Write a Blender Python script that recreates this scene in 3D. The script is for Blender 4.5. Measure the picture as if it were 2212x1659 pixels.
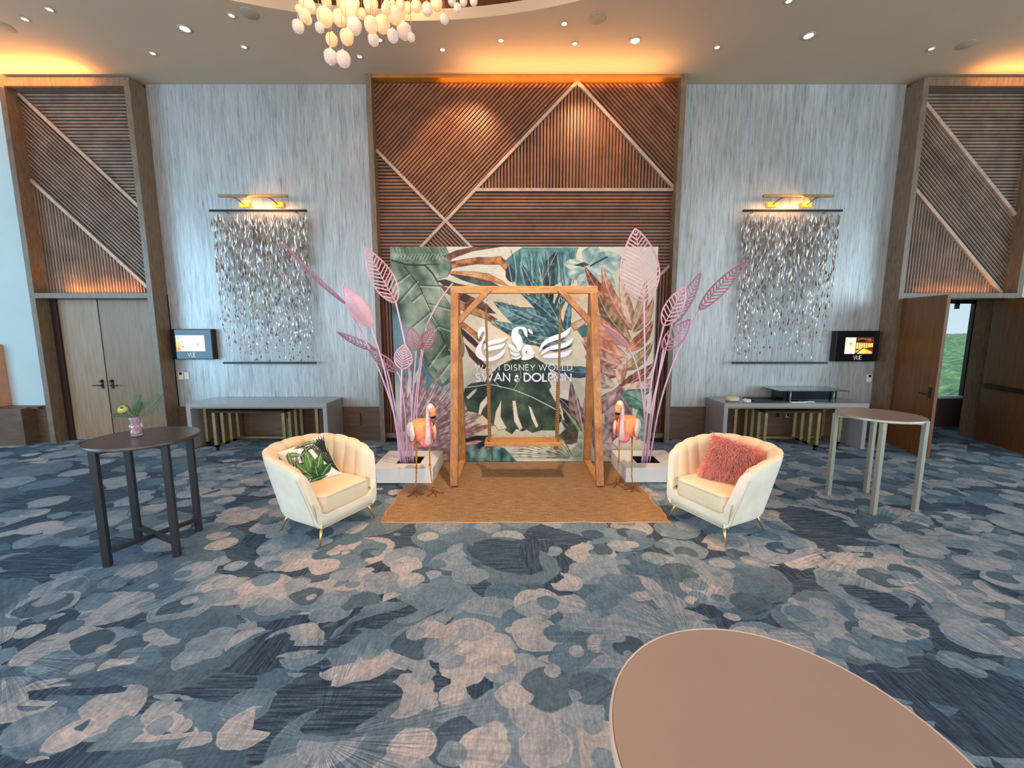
import bpy, bmesh, math, random
import numpy as np
from mathutils import Vector, Matrix
from mathutils.geometry import tessellate_polygon
R = math.radians
SC = bpy.context.scene
COL = SC.collection
for o in list(bpy.data.objects): bpy.data.objects.remove(o)
random.seed(7); NR = np.random.RandomState(11)

# ------------------------------------------------------------ camera, world, light
FPX, TILT, CH = 893.0, R(7.45), 1.9
cam = bpy.data.cameras.new('camera'); camo = bpy.data.objects.new('camera', cam); COL.objects.link(camo)
cam.sensor_width = 36; cam.lens = FPX / 2212 * 36; cam.clip_start = .05; cam.clip_end = 20000
camo.location = (0, 0, CH); camo.rotation_euler = (R(90) - TILT, 0, 0); SC.camera = camo
SC.view_settings.view_transform = 'Standard'; SC.view_settings.look = 'None'
SC.view_settings.gamma = 1; SC.view_settings.use_curve_mapping = False
SC.view_settings.exposure = 0.0
w = bpy.data.worlds.new('sky'); SC.world = w; w.use_nodes = True
wn = w.node_tree.nodes; wl = w.node_tree.links
bg = wn['Background']; bg.inputs['Strength'].default_value = 1.0
tc = wn.new('ShaderNodeTexCoord'); sx = wn.new('ShaderNodeSeparateXYZ'); cr = wn.new('ShaderNodeValToRGB')
wl.new(tc.outputs['Generated'], sx.inputs[0]); wl.new(sx.outputs['Z'], cr.inputs[0]); wl.new(cr.outputs[0], bg.inputs[0])
cr.color_ramp.elements[0].position = 0.0; cr.color_ramp.elements[0].color = (.62, .80, .88, 1)
cr.color_ramp.elements[1].position = .45; cr.color_ramp.elements[1].color = (.26, .50, .72, 1)

def light(name, kind, loc, energy, color, size=.1, size_y=None, aim=None, spot=60, blend=.5, parent=None, spread=None):
    l = bpy.data.lights.new(name, kind); l.energy = energy; l.color = color
    if kind == 'AREA':
        l.shape = 'RECTANGLE' if size_y else 'DISK'; l.size = size
        if size_y: l.size_y = size_y
        if spread: l.spread = R(spread)
    elif kind == 'SPOT':
        l.spot_size = R(spot); l.spot_blend = blend; l.shadow_soft_size = size
    else: l.shadow_soft_size = size
    o = bpy.data.objects.new(name, l); COL.objects.link(o); o.location = loc
    if aim is not None:
        o.rotation_euler = (Vector(aim) - Vector(loc)).to_track_quat('-Z', 'Y').to_euler()
    return o
WARM = (1, .44, .11); WARM2 = (1, .72, .45); DAY = (.66, .85, 1.0)
# daylight through the glazed walls behind and beside the camera
light('daylight_rear', 'AREA', (0, -5.6, 2.6), 760, (.95, .97, 1.0), 16, 4.6, aim=(0, 6, 2.2))
light('daylight_left', 'AREA', (-10.6, -.6, 2.7), 760, (.36, .70, 1.0), 7, 4.4, aim=(-1, 3.2, .8))
light('daylight_right', 'AREA', (11.0, -.6, 2.7), 480, (.56, .82, 1.0), 7, 4.4, aim=(2, 3.2, .8))
# recessed ceiling spots that pool warm light on the swing set, the chairs and the panel
light('spot_swing', 'SPOT', (.2, 3.7, 5.7), 640, (1, .74, .46), .06, aim=(.15, 4.9, .1), spot=52, blend=.8)
light('spot_chair', 'SPOT', (-1.1, 5.0, 5.7), 520, (1, .52, .20), .05, aim=(-1.72, 3.95, .4), spot=24, blend=.7)
light('spot_chair', 'SPOT', (1.5, 5.0, 5.7), 660, (1, .50, .18), .05, aim=(1.98, 3.92, .4), spot=24, blend=.7)
light('spot_mural', 'SPOT', (.25, 3.2, 5.7), 190, (1, .90, .80), .08, aim=(.2, 5.8, 1.6), spot=62, blend=.8)
light('spot_panel', 'SPOT', (-.6, 5.9, 5.7), 150, (1, .55, .25), .03, aim=(-.75, 6.95, 4.5), spot=75, blend=.6)
light('spot_panel', 'SPOT', (1.15, 5.9, 5.7), 120, (1, .55, .25), .03, aim=(1.1, 6.95, 4.6), spot=70, blend=.6)
light('spot_floor', 'SPOT', (-.2, 2.0, 5.7), 300, (1, .70, .50), .2, aim=(-.1, 1.7, 0), spot=80, blend=1)
light('spot_front', 'SPOT', (.6, 1.2, 5.7), 90, (1, .70, .52), .1, aim=(.6, .75, 1.0), spot=30, blend=1)
light('chandelier_glow', 'POINT', (-1.25, 3.4, 5.0), 110, (1, .62, .28), .5)

# ------------------------------------------------------------ helpers
def lin(v):
    v = v / 255.
    return v / 12.92 if v <= .04045 else ((v + .055) / 1.055) ** 2.4
def rgb(r, g, b): return (lin(r), lin(g), lin(b), 1)
def linA(a):
    a = np.clip(a, 0, 255) / 255.
    return np.where(a <= .04045, a / 12.92, ((a + .055) / 1.055) ** 2.4)

class G:                                   # tiny node graph helper
    def __init__(s, name):
        s.m = bpy.data.materials.new(name); s.m.use_nodes = True
        s.n = s.m.node_tree.nodes; s.l = s.m.node_tree.links; s.b = s.n['Principled BSDF']
    def new(s, t, **kw):
        n = s.n.new(t)
        for k, v in kw.items(): setattr(n, k, v)
        return n
    def put(s, node, name, v):
        i = node.inputs[name]
        if hasattr(v, 'default_value') or isinstance(v, bpy.types.NodeSocket): s.l.new(v, i)
        else: i.default_value = v
    def coords(s, scale=(1, 1, 1), rot=(0, 0, 0), gen='Object'):
        t = s.new('ShaderNodeTexCoord'); mp = s.new('ShaderNodeMapping')
        s.l.new(t.outputs[gen], mp.inputs[0]); mp.inputs['Scale'].default_value = scale; mp.inputs['Rotation'].default_value = rot
        return mp.outputs[0]
    def world(s, scale=(1, 1, 1), rot=(0, 0, 0)):
        t = s.new('ShaderNodeNewGeometry'); mp = s.new('ShaderNodeMapping')
        s.l.new(t.outputs['Position'], mp.inputs[0]); mp.inputs['Scale'].default_value = scale; mp.inputs['Rotation'].default_value = rot
        return mp.outputs[0]
    def noise(s, vec, scale=5, detail=3, rough=.5, dist=0):
        n = s.new('ShaderNodeTexNoise'); s.l.new(vec, n.inputs['Vector'])
        n.inputs['Scale'].default_value = scale; n.inputs['Detail'].default_value = detail
        n.inputs['Roughness'].default_value = rough; n.inputs['Distortion'].default_value = dist
        return n.outputs['Fac']
    def ramp(s, fac, stops, interp='LINEAR'):
        n = s.new('ShaderNodeValToRGB'); s.l.new(fac, n.inputs[0]); r = n.color_ramp; r.interpolation = interp
        while len(r.elements) < len(stops): r.elements.new(.5)
        for e, (p, c) in zip(r.elements, stops): e.position = p; e.color = c if len(c) == 4 else (*c, 1)
        return n.outputs[0]
    def mix(s, a, b, f, mode='MIX'):
        n = s.new('ShaderNodeMix', data_type='RGBA', blend_type=mode)
        for k, v in ((0, f), (6, a), (7, b)):
            if isinstance(v, bpy.types.NodeSocket): s.l.new(v, n.inputs[k])
            else: n.inputs[k].default_value = v
        return n.outputs[2]
    def math(s, op, a, b=0., c=0., clamp=False):
        n = s.new('ShaderNodeMath', operation=op, use_clamp=clamp)
        for k, v in enumerate((a, b, c)):
            if isinstance(v, bpy.types.NodeSocket): s.l.new(v, n.inputs[k])
            else: n.inputs[k].default_value = v
        return n.outputs[0]
    def bump(s, h, strength=.3, dist=.01):
        n = s.new('ShaderNodeBump'); s.l.new(h, n.inputs['Height'])
        n.inputs['Strength'].default_value = strength; n.inputs['Distance'].default_value = dist
        s.l.new(n.outputs[0], s.b.inputs['Normal'])
    def fin(s, col=None, rough=.5, metal=0., **kw):
        if col is not None: s.put(s.b, 'Base Color', col)
        s.put(s.b, 'Roughness', rough); s.put(s.b, 'Metallic', metal)
        for k, v in kw.items(): s.put(s.b, k.replace('_', ' '), v)
        return s.m

def plain(name, col, rough=.5, metal=0., var=.12, scale=8, bump=0, **kw):
    g = G(name); v = g.coords(); n = g.noise(v, scale, 4)
    d = tuple(x * (1 - var) for x in col[:3]) + (1,); l = tuple(min(1, x * (1 + var)) for x in col[:3]) + (1,)
    c = g.ramp(n, [(.3, d), (.7, l)])
    if bump: g.bump(g.noise(v, scale * 12, 3), bump, .003)
    return g.fin(c, rough, metal, **kw)
def wood(name, dark, light_, scale=(1, 1, 12), rough=.5, rnd=0., rot=(0, 0, 0), nscale=3, gen='Object', **kw):
    g = G(name); v = g.coords(scale, rot, gen); n = g.noise(v, nscale, 6, .6, .6)
    c = g.ramp(n, [(.3, dark), (.7, light_)])
    if rnd:
        oi = g.new('ShaderNodeObjectInfo'); f = g.math('MULTIPLY_ADD', oi.outputs['Random'], rnd, 1 - rnd / 2)
        hv = g.new('ShaderNodeHueSaturation'); g.l.new(c, hv.inputs['Color']); g.l.new(f, hv.inputs['Value']); c = hv.outputs[0]
    g.bump(n, .12, .004)
    return g.fin(c, rough, **kw)
def emis(name, col, strength):
    g = G(name); g.fin(col, .5); g.put(g.b, 'Emission Color', col); g.b.inputs['Emission Strength'].default_value = strength
    return g.m
def vcol(name, rough=.6, emit=0., bump=0., **kw):
    g = G(name); a = g.new('ShaderNodeAttribute', attribute_name='paint')
    c = a.outputs['Color']
    if bump: g.bump(g.noise(g.coords((1, 1, 1)), 260, 2), bump, .002)
    g.fin(c, rough, **kw)
    if emit: g.put(g.b, 'Emission Color', c); g.b.inputs['Emission Strength'].default_value = emit
    return g.m

class MB:
    def __init__(s): s.v = []; s.f = []
    def add(s, vs, fs):
        k = len(s.v); s.v += [tuple(v) for v in vs]; s.f += [tuple(i + k for i in f) for f in fs]; return s
    def box(s, x0, x1, y0, y1, z0, z1, M=None, ch=0.):
        if ch:
            bm = bmesh.new(); bmesh.ops.create_cube(bm, size=1)
            bmesh.ops.scale(bm, vec=(x1 - x0, y1 - y0, z1 - z0), verts=bm.verts)
            bmesh.ops.translate(bm, vec=((x0 + x1) / 2, (y0 + y1) / 2, (z0 + z1) / 2), verts=bm.verts)
            bmesh.ops.bevel(bm, geom=bm.edges[:], offset=ch, segments=2, affect='EDGES', profile=.5)
            vs = [v.co.copy() for v in bm.verts]; bm.verts.index_update()
            fs = [[v.index for v in f.verts] for f in bm.faces]; bm.free()
        else:
            vs = [Vector((x, y, z)) for z in (z0, z1) for y in (y0, y1) for x in (x0, x1)]
            fs = [(0, 2, 3, 1), (4, 5, 7, 6), (0, 1, 5, 4), (2, 6, 7, 3), (0, 4, 6, 2), (1, 3, 7, 5)]
        if M is not None: vs = [M @ v for v in vs]
        return s.add(vs, fs)
    def bar(s, a, b, w, h, up=(0, 0, 1), ch=0.):      # rectangular bar from a to b
        a = Vector(a); b = Vector(b); d = b - a; L = d.length; d.normalize()
        u = Vector(up); sd = d.cross(u)
        if sd.length < 1e-4: sd = d.cross(Vector((0, 1, 0)))
        sd.normalize(); u = sd.cross(d)
        M = Matrix.Translation(a) @ Matrix((sd, d, u)).transposed().to_4x4()
        return s.box(-w / 2, w / 2, 0, L, -h / 2, h / 2, M, ch)
    def tube(s, pts, r, n=8, cap=True):
        pts = [Vector(p) for p in pts]; rs = r if hasattr(r, '__len__') else [r] * len(pts)
        base = len(s.v); prev = None
        for i, p in enumerate(pts):
            t = (pts[min(i + 1, len(pts) - 1)] - pts[max(i - 1, 0)]).normalized()
            if prev is None:
                prev = t.cross(Vector((0, 0, 1)))
                if prev.length < 1e-3: prev = t.cross(Vector((0, 1, 0)))
            a = (prev - t * prev.dot(t)).normalized(); prev = a; b = t.cross(a)
            for k in range(n):
                an = 2 * math.pi * k / n; s.v.append(tuple(p + (a * math.cos(an) + b * math.sin(an)) * rs[i]))
        m = len(pts)
        for i in range(m - 1):
            for k in range(n):
                k2 = (k + 1) % n
                s.f.append((base + i * n + k, base + i * n + k2, base + (i + 1) * n + k2, base + (i + 1) * n + k))
        if cap:
            s.f.append(tuple(base + k for k in range(n))[::-1]); s.f.append(tuple(base + (m - 1) * n + k for k in range(n)))
        return s
    def lathe(s, prof, n=32, M=None, sx=1, sy=1):
        base = len(s.v); M = M or Matrix()
        for r, z in prof:
            for k in range(n):
                a = 2 * math.pi * k / n; s.v.append(tuple(M @ Vector((r * math.cos(a) * sx, r * math.sin(a) * sy, z))))
        for i in range(len(prof) - 1):
            for k in range(n):
                k2 = (k + 1) % n; s.f.append((base + i * n + k, base + i * n + k2, base + (i + 1) * n + k2, base + (i + 1) * n + k))
        if prof[0][0] > 1e-5: s.f.append(tuple(base + k for k in range(n))[::-1])
        if prof[-1][0] > 1e-5: s.f.append(tuple(base + (len(prof) - 1) * n + k for k in range(n)))
        return s
    def prism(s, poly, y0, y1):                 # XZ polygon extruded along Y; y0 = front (nearer camera)
        n = len(poly)
        ar = sum(poly[i][0] * poly[(i + 1) % n][1] - poly[(i + 1) % n][0] * poly[i][1] for i in range(n))
        if ar < 0: poly = poly[::-1]
        vs = [(x, y0, z) for x, z in poly] + [(x, y1, z) for x, z in poly]
        fs = [(i, i + n, (i + 1) % n + n, (i + 1) % n) for i in range(n)]
        if n <= 4: fs += [tuple(range(n)), tuple(range(2 * n - 1, n - 1, -1))]
        else:
            for t in tessellate_polygon([[Vector((x, z, 0)) for x, z in poly]]):
                a, b, c = t
                ar = (poly[b][0] - poly[a][0]) * (poly[c][1] - poly[a][1]) - (poly[c][0] - poly[a][0]) * (poly[b][1] - poly[a][1])
                if ar < 0: b, c = c, b
                fs += [(a, b, c), (c + n, b + n, a + n)]
        return s.add(vs, fs)
    def grid(s, nu, nv, fn, wrap=False):
        base = len(s.v)
        for j in range(nv):
            for i in range(nu): s.v.append(tuple(fn(i / (nu - (0 if wrap else 1)), j / (nv - 1))))
        for j in range(nv - 1):
            for i in range(nu if wrap else nu - 1):
                i2 = (i + 1) % nu; s.f.append((base + j * nu + i, base + j * nu + i2, base + (j + 1) * nu + i2, base + (j + 1) * nu + i))
        return s
    def build(s, name, mat, parent=None, smooth=False, recalc=False, loc=None, angle=None):
        me = bpy.data.meshes.new(name); me.from_pydata(s.v, [], s.f)
        if recalc:
            bm = bmesh.new(); bm.from_mesh(me); bmesh.ops.remove_doubles(bm, verts=bm.verts, dist=1e-5)
            bmesh.ops.recalc_face_normals(bm, faces=bm.faces); bm.to_mesh(me); bm.free()
        if mat: me.materials.append(mat)
        if smooth:
            if angle: 
                me.shade_smooth(); me.set_sharp_from_angle(angle=R(angle))
            else: me.shade_smooth()
        o = bpy.data.objects.new(name, me); COL.objects.link(o)
        if parent: put_under(o, parent)
        if loc: o.location = loc
        return o
INV = {}
def put_under(o, p):
    o.parent = p
    o.matrix_parent_inverse = INV.get(p.name, Matrix())
def thing(name, label, cat, loc=(0, 0, 0), rz=0, group=None, keep=False):
    o = bpy.data.objects.new(name, None); COL.objects.link(o); o.empty_display_size = .1
    o.location = loc; o.rotation_euler = (0, 0, rz)
    if keep:        # parts are written in world coordinates
        INV[o.name] = (Matrix.Translation(loc) @ Matrix.Rotation(rz, 4, 'Z')).inverted()
    tag(o, label, cat, group); return o
def tag(o, label=None, cat=None, group=None, kind=None):
    if label: o['label'] = label
    if cat: o['category'] = cat
    if group: o['group'] = group
    if kind: o['kind'] = kind
    return o
def struct(mb, name, mat, **kw): return tag(mb.build(name, mat, **kw), kind='structure')
def dup(o, loc, rz, label, group=None):
    def cp(a, p):
        c = a.copy(); COL.objects.link(c)
        if p: c.parent = p
        for ch in [x for x in KIDS.get(a.name, [])]: cp(ch, c)
        return c
    KIDS = {}
    for x in bpy.data.objects:
        if x.parent: KIDS.setdefault(x.parent.name, []).append(x)
    r = cp(o, None); r.location = loc; r.rotation_euler = (0, 0, rz); r['label'] = label
    if group: r['group'] = group
    return r
_c, _s = math.cos(TILT), math.sin(TILT)
def at(px, py, Y):                          # a pixel of the photograph to a point on the plane y = Y
    u = (px - 1106) / FPX; v = (py - 829.5) / FPX; dy = _c - v * _s; t = Y / dy
    return Vector((u * t, Y, CH + (-_s - v * _c) * t))
def clip(poly, nx, nz, d):                  # keep nx*x + nz*z <= d
    out = []; n = len(poly)
    for i in range(n):
        a = poly[i]; b = poly[(i + 1) % n]; da = nx * a[0] + nz * a[1] - d; db = nx * b[0] + nz * b[1] - d
        if da <= 0: out.append(a)
        if (da < 0) != (db < 0) and da != db:
            t = da / (da - db); out.append((a[0] + t * (b[0] - a[0]), a[1] + t * (b[1] - a[1])))
    return out

# ------------------------------------------------------------ materials
def stone_mat(name, tint=1.):
    g = G(name); v = g.coords((12, 12, .8)); n = g.noise(v, 1.6, 7, .70, .35)
    v2 = g.coords((48, 48, 2.6)); n2 = g.noise(v2, 1.2, 4, .6, .3)
    v3 = g.coords((.7, .7, .35)); n3 = g.noise(v3, 1, 2)
    c = g.ramp(n, [(.28, rgb(118, 112, 108)), (.43, rgb(164, 162, 158)), (.6, rgb(196, 196, 194)), (.8, rgb(220, 220, 218))])
    c = g.mix(c, g.ramp(n2, [(.30, rgb(74, 70, 66)), (.41, rgb(172, 170, 167)), (.7, rgb(218, 218, 216))]), .5)
    c = g.mix(c, g.ramp(n3, [(.35, rgb(180, 180, 180)), (.65, rgb(245, 245, 245))]), .5, 'MULTIPLY')
    g.bump(n2, .25, .004); return g.fin(c, .38, .25)
M_stone = stone_mat('silver_streaked_wallcovering')
M_ceil = plain('ceiling_paint', rgb(192, 166, 140), .8, var=.03, scale=1.2)
M_slat = wood('slat_wood', rgb(112, 70, 48), rgb(146, 96, 68), (1, 1, 1), .42, rnd=.34, nscale=3)
M_slatside = wood('portal_slat_wood', rgb(112, 88, 72), rgb(148, 120, 100), (1, 1, 1), .45, rnd=.3, nscale=3)
M_backing = wood('panel_backing', rgb(40, 17, 10), rgb(54, 25, 15), (1, 1, 1), .6)
M_trimwood = wood('pale_inlay_strip', rgb(160, 130, 110), rgb(190, 162, 140), (1, 1, 1), .4, nscale=9)
M_frame = wood('frame_wood', rgb(98, 78, 60), rgb(130, 106, 84), (5, 5, 1), .4, nscale=6)
M_wains = wood('wainscot_wood', rgb(86, 62, 46), rgb(108, 80, 62), (1, 1, 6), .4, nscale=3)
M_door = wood('door_veneer', rgb(132, 100, 70), rgb(160, 126, 92), (9, 9, .7), .42, nscale=3)
M_door2 = wood('door_veneer_brown', rgb(116, 86, 58), rgb(142, 108, 76), (9, 9, .7), .42, nscale=3)
M_doord = wood('door_veneer_dark', rgb(96, 56, 24), rgb(120, 76, 38), (9, 9, .7), .45, nscale=3)
M_maroon = plain('vestibule_wall', rgb(84, 56, 52), .6, var=.06)
M_black = plain('black_metal', rgb(22, 20, 20), .35, .3, var=.1)
M_blackgloss = plain('black_gloss', rgb(14, 14, 16), .08, 0., var=.1)
M_dwall = plain('white_drywall', rgb(184, 192, 188), .75, var=.03, scale=2)
M_bronze = plain('aged_bronze', rgb(150, 122, 80), .4, .55, var=.15, scale=20)
M_dkbronze = plain('dark_bronze', rgb(60, 48, 38), .35, .7, var=.15, scale=20)
M_gold = plain('brushed_gold', rgb(214, 180, 120), .28, .85, var=.08, scale=30)
M_console = plain('console_laminate', rgb(150, 146, 144), .25, 0., var=.03, scale=6)
M_conside = plain('console_side_laminate', rgb(128, 118, 114), .3, 0., var=.04, scale=6)
M_white = plain('white_plastic', rgb(225, 222, 215), .4, var=.03)
M_orange_wood = None
g = G('stained_pine'); v = g.coords((6, 6, 1)); n = g.noise(v, 5, 7, .65, 1.2); v2 = g.coords((2, 2, 2)); n2 = g.noise(v2, 3, 2)
c = g.ramp(n, [(.25, rgb(140, 88, 44)), (.5, rgb(186, 128, 72)), (.75, rgb(212, 158, 100))])
c = g.mix(c, g.ramp(n2, [(.3, rgb(205, 170, 140)), (.7, rgb(255, 245, 230))]), .8, 'MULTIPLY'); g.bump(n, .2, .003)
M_pine = g.fin(c, .5)
g = G('stained_pine_beam'); v = g.coords((1, 6, 6)); n = g.noise(v, 5, 7, .65, 1.2)
c = g.ramp(n, [(.25, rgb(150, 94, 44)), (.5, rgb(194, 134, 74)), (.75, rgb(218, 162, 98))]); g.bump(n, .2, .003)
M_pineh = g.fin(c, .5)
M_rope = None
g = G('manila_rope'); v = g.coords((1, 1, 1)); wv = g.new('ShaderNodeTexWave', wave_type='BANDS', bands_direction='DIAGONAL'); g.l.new(v, wv.inputs[0]); wv.inputs['Scale'].default_value = 22
c = g.ramp(wv.outputs['Fac'], [(.2, rgb(96, 60, 26)), (.6, rgb(178, 128, 74))]); g.bump(wv.outputs['Fac'], .8, .006); M_rope = g.fin(c, .85)
# jute rug
g = G('woven_jute'); v = g.coords((3.2, 26, 1)); n = g.noise(v, 2.2, 6, .72); v2 = g.coords((170, 80, 1)); n2 = g.noise(v2, 1, 2, .6)
wv = g.new('ShaderNodeTexWave', wave_type='BANDS', bands_direction='Y'); g.l.new(g.coords((1, 1, 1)), wv.inputs[0]); wv.inputs['Scale'].default_value = 32; wv.inputs['Distortion'].default_value = 1.5
c = g.ramp(n, [(.3, rgb(158, 118, 78)), (.5, rgb(202, 160, 114)), (.7, rgb(238, 206, 162))])
c = g.mix(c, g.ramp(n2, [(.38, rgb(150, 132, 112)), (.6, rgb(255, 252, 244))]), .9, 'MULTIPLY')
wx = g.new('ShaderNodeTexWave', wave_type='BANDS', bands_direction='X'); g.l.new(g.coords((1, 1, 1)), wx.inputs[0]); wx.inputs['Scale'].default_value = 26; wx.inputs['Distortion'].default_value = 1.
c = g.mix(c, g.ramp(g.math('MULTIPLY', wx.outputs['Fac'], wv.outputs['Fac']), [(.0, rgb(170, 150, 130)), (.45, rgb(255, 252, 244))]), .6, 'MULTIPLY')
h = g.math('ADD', wv.outputs['Fac'], n2); g.bump(h, .7, .006); M_jute = g.fin(c, .9)
M_jute_edge = plain('jute_edge_binding', rgb(196, 140, 88), .9, var=.2, scale=60)
# velvet
def velvet(name, c0, c1):
    g = G(name); n = g.noise(g.coords(), 6, 3); c = g.ramp(n, [(.3, c0), (.7, c1)]); g.bump(g.noise(g.coords(), 180, 2), .12, .002)
    return g.fin(c, .75, Sheen_Weight=.5, Sheen_Roughness=.4)
M_velvet = velvet('cream_velvet', rgb(226, 212, 188), rgb(238, 226, 204))
M_velvet_in = velvet('cream_velvet_lining', rgb(232, 206, 168), rgb(240, 218, 184))
M_velvet_dk = velvet('velvet_seat_side', rgb(206, 190, 162), rgb(218, 204, 178))
M_pink = plain('pink_painted_metal', rgb(226, 166, 170), .42, .1, var=.1, scale=5)
M_pinkdk = plain('mauve_painted_metal', rgb(176, 118, 132), .42, .1, var=.12, scale=5)
M_lilac = plain('lilac_painted_metal', rgb(222, 176, 196), .45, .1, var=.08, scale=5)
M_planter = plain('white_lacquer', rgb(238, 228, 218), .3, var=.03, scale=3)
M_holedark = plain('planter_hole_dark', rgb(28, 15, 12), .9, var=.3, scale=30)
M_dktable = wood('espresso_laminate', rgb(58, 44, 40), rgb(82, 64, 58), (3, 3, 3), .28, nscale=5)
M_dkleg = plain('charcoal_leg', rgb(44, 42, 46), .4, .1, var=.08)
M_beige = plain('taupe_laminate', rgb(160, 138, 126), .32, 0., var=.04, scale=3)
M_edgeb = plain('taupe_edge_band', rgb(208, 184, 168), .18, var=.03)  # lightened, so the rim highlight is partly in the band's colour
M_greyleg = plain('pale_grey_metal', rgb(168, 162, 146), .35, .3, var=.05)
M_glass_globe = None
g = G('seeded_glass'); n = g.noise(g.coords(), 22, 3); c = g.ramp(n, [(.35, rgb(224, 184, 146)), (.65, rgb(252, 230, 200))])
g.fin(c, .2, 0.); g.b.inputs['Transmission Weight'].default_value = .35; g.b.inputs['Emission Strength'].default_value = .42
g.put(g.b, 'Emission Color', g.ramp(n, [(.35, rgb(206, 138, 78)), (.65, rgb(255, 206, 142))])); g.bump(n, .4, .01); M_globe = g.m
g = G('clear_globe_glass'); n = g.noise(g.coords(), 22, 3); c = g.ramp(n, [(.35, rgb(200, 178, 170)), (.65, rgb(250, 236, 224))])
g.fin(c, .15); g.b.inputs['Transmission Weight'].default_value = .45; g.b.inputs['Emission Strength'].default_value = .22
g.put(g.b, 'Emission Color', g.ramp(n, [(.35, rgb(190, 150, 130)), (.65, rgb(255, 232, 215))])); g.bump(n, .4, .01); M_globe2 = g.m
M_lens = emis('lamp_lens', (1, .70, .30, 1), 3.6)
M_lensbig = emis('lamp_lens_bright', (1, .66, .26, 1), 6.0)
M_amber = emis('amber_glass', (1, .36, .03, 1), 1.0)
M_pinkglass = None
g = G('pink_vase_glass'); g.fin((.95, .72, .80, 1), .06); g.b.inputs['Transmission Weight'].default_value = .8; g.b.inputs['IOR'].default_value = 1.45; M_pinkglass = g.m
g = G('window_glass'); g.fin((1, 1, 1, 1), .0); g.b.inputs['Transmission Weight'].default_value = 1; g.b.inputs['IOR'].default_value = 1.0; g.b.inputs['Specular IOR Level'].default_value = .1; M_wglass = g.m

# carpet: painted lily-pad discs, thrown in several sizes over a streaked navy ground
g = G('patterned_carpet')
W = g.world()
wn_ = g.new('ShaderNodeTexNoise'); g.l.new(W, wn_.inputs[0]); wn_.inputs['Scale'].default_value = 7; wn_.inputs['Detail'].default_value = 3
vs = g.new('ShaderNodeVectorMath', operation='SCALE'); vm = g.new('ShaderNodeVectorMath', operation='SUBTRACT'); g.l.new(wn_.outputs['Color'], vm.inputs[0]); vm.inputs[1].default_value = (.5, .5, .5)
g.l.new(vm.outputs[0], vs.inputs[0]); vs.inputs['Scale'].default_value = .07
va = g.new('ShaderNodeVectorMath', operation='ADD'); g.l.new(W, va.inputs[0]); g.l.new(vs.outputs[0], va.inputs[1]); WW = va.outputs[0]
att = g.new('ShaderNodeAttribute', attribute_name='zones'); sz = g.new('ShaderNodeSeparateColor'); g.l.new(att.outputs['Color'], sz.inputs[0])
dens, warmz = sz.outputs[0], sz.outputs[1]
streak = g.noise(g.world((3, 60, 1), (0, 0, R(25))), 1.2, 4, .6)
streak2 = g.noise(g.world((50, 4, 1), (0, 0, R(-12))), 1.2, 4, .6)
col = g.mix(g.ramp(streak, [(.42, rgb(36, 54, 74)), (.62, rgb(86, 104, 120))]), g.ramp(streak2, [(.4, rgb(34, 52, 74)), (.7, rgb(80, 98, 114))]), g.math('GREATER_THAN', g.noise(W, .9, 1), .52))
def discs(col, scale, off, rmin, rmax, stops, thr0, soft=.02, dark=False):
    mp = g.new('ShaderNodeMapping'); g.l.new(WW, mp.inputs[0]); mp.inputs['Location'].default_value = off; mp.inputs['Scale'].default_value = (scale, scale * 1.12, 0)
    vo = g.new('ShaderNodeTexVoronoi', voronoi_dimensions='2D'); g.l.new(mp.outputs[0], vo.inputs['Vector']); vo.inputs['Scale'].default_value = 1; vo.inputs['Randomness'].default_value = .85
    sc = g.new('ShaderNodeSeparateColor'); g.l.new(vo.outputs['Color'], sc.inputs[0])
    rad = g.math('MULTIPLY_ADD', sc.outputs[0], rmax - rmin, rmin)
    e = g.math('SUBTRACT', rad, vo.outputs['Distance'])
    m = g.math('MULTIPLY', e, 1 / soft, clamp=True)
    if dark: on = g.math('GREATER_THAN', g.math('ADD', sc.outputs[1], dens), thr0)
    else: on = g.math('GREATER_THAN', g.math('SUBTRACT', dens, g.math('MULTIPLY', sc.outputs[1], .75)), thr0)
    m = g.math('MULTIPLY', m, on)
    pick = g.math('ADD', g.math('MULTIPLY', sc.outputs[2], .62), g.math('MULTIPLY', warmz, .45))
    cc = g.ramp(pick, stops, 'LINEAR')
    rim = g.ramp(g.math('MULTIPLY', e, 1 / (soft * 5), clamp=True), [(0, (1.22, 1.22, 1.2)), (.5, (.86, .88, .9)), (1, (1, 1, 1))])
    cc = g.mix(cc, rim, 1., 'MULTIPLY')
    return g.mix(col, cc, m)
st1 = [(0, rgb(62, 86, 108)), (.3, rgb(92, 116, 134)), (.55, rgb(132, 146, 156)), (.8, rgb(176, 168, 166)), (1, rgb(190, 176, 170))]
st2 = [(0, rgb(74, 98, 120)), (.35, rgb(116, 136, 150)), (.6, rgb(156, 160, 166)), (.85, rgb(192, 180, 176)), (1, rgb(202, 186, 178))]
MID = [(0, rgb(66, 88, 106)), (.5, rgb(96, 114, 128)), (1, rgb(120, 132, 140))]
col = discs(col, 1.15, (3.1, 1.2, 0), .36, .54, MID, .02)
col = discs(col, 1.6, (8.6, 4.2, 0), .32, .52, st1, .10)
col = discs(col, 2.1, (1.3, 7.7, 0), .30, .50, st1, .10)
col = discs(col, 2.3, (6.1, 3.3, 0), .28, .48, st2, .26)
col = discs(col, 3.0, (5.3, .4, 0), .26, .48, st2, .24)
col = discs(col, 2.6, (9.3, 2.4, 0), .22, .42, [(0, rgb(60, 80, 98)), (1, rgb(98, 114, 124))], .46)
col = discs(col, 3.6, (.3, 3.4, 0), .24, .46, st2, .36)
col = discs(col, 5.6, (2.2, 8.1, 0), .16, .40, st2, .56)
mott = g.noise(WW, 9, 5, .7, .6); mott2 = g.noise(g.world((1, 1, 1)), 38, 4, .75)
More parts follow.
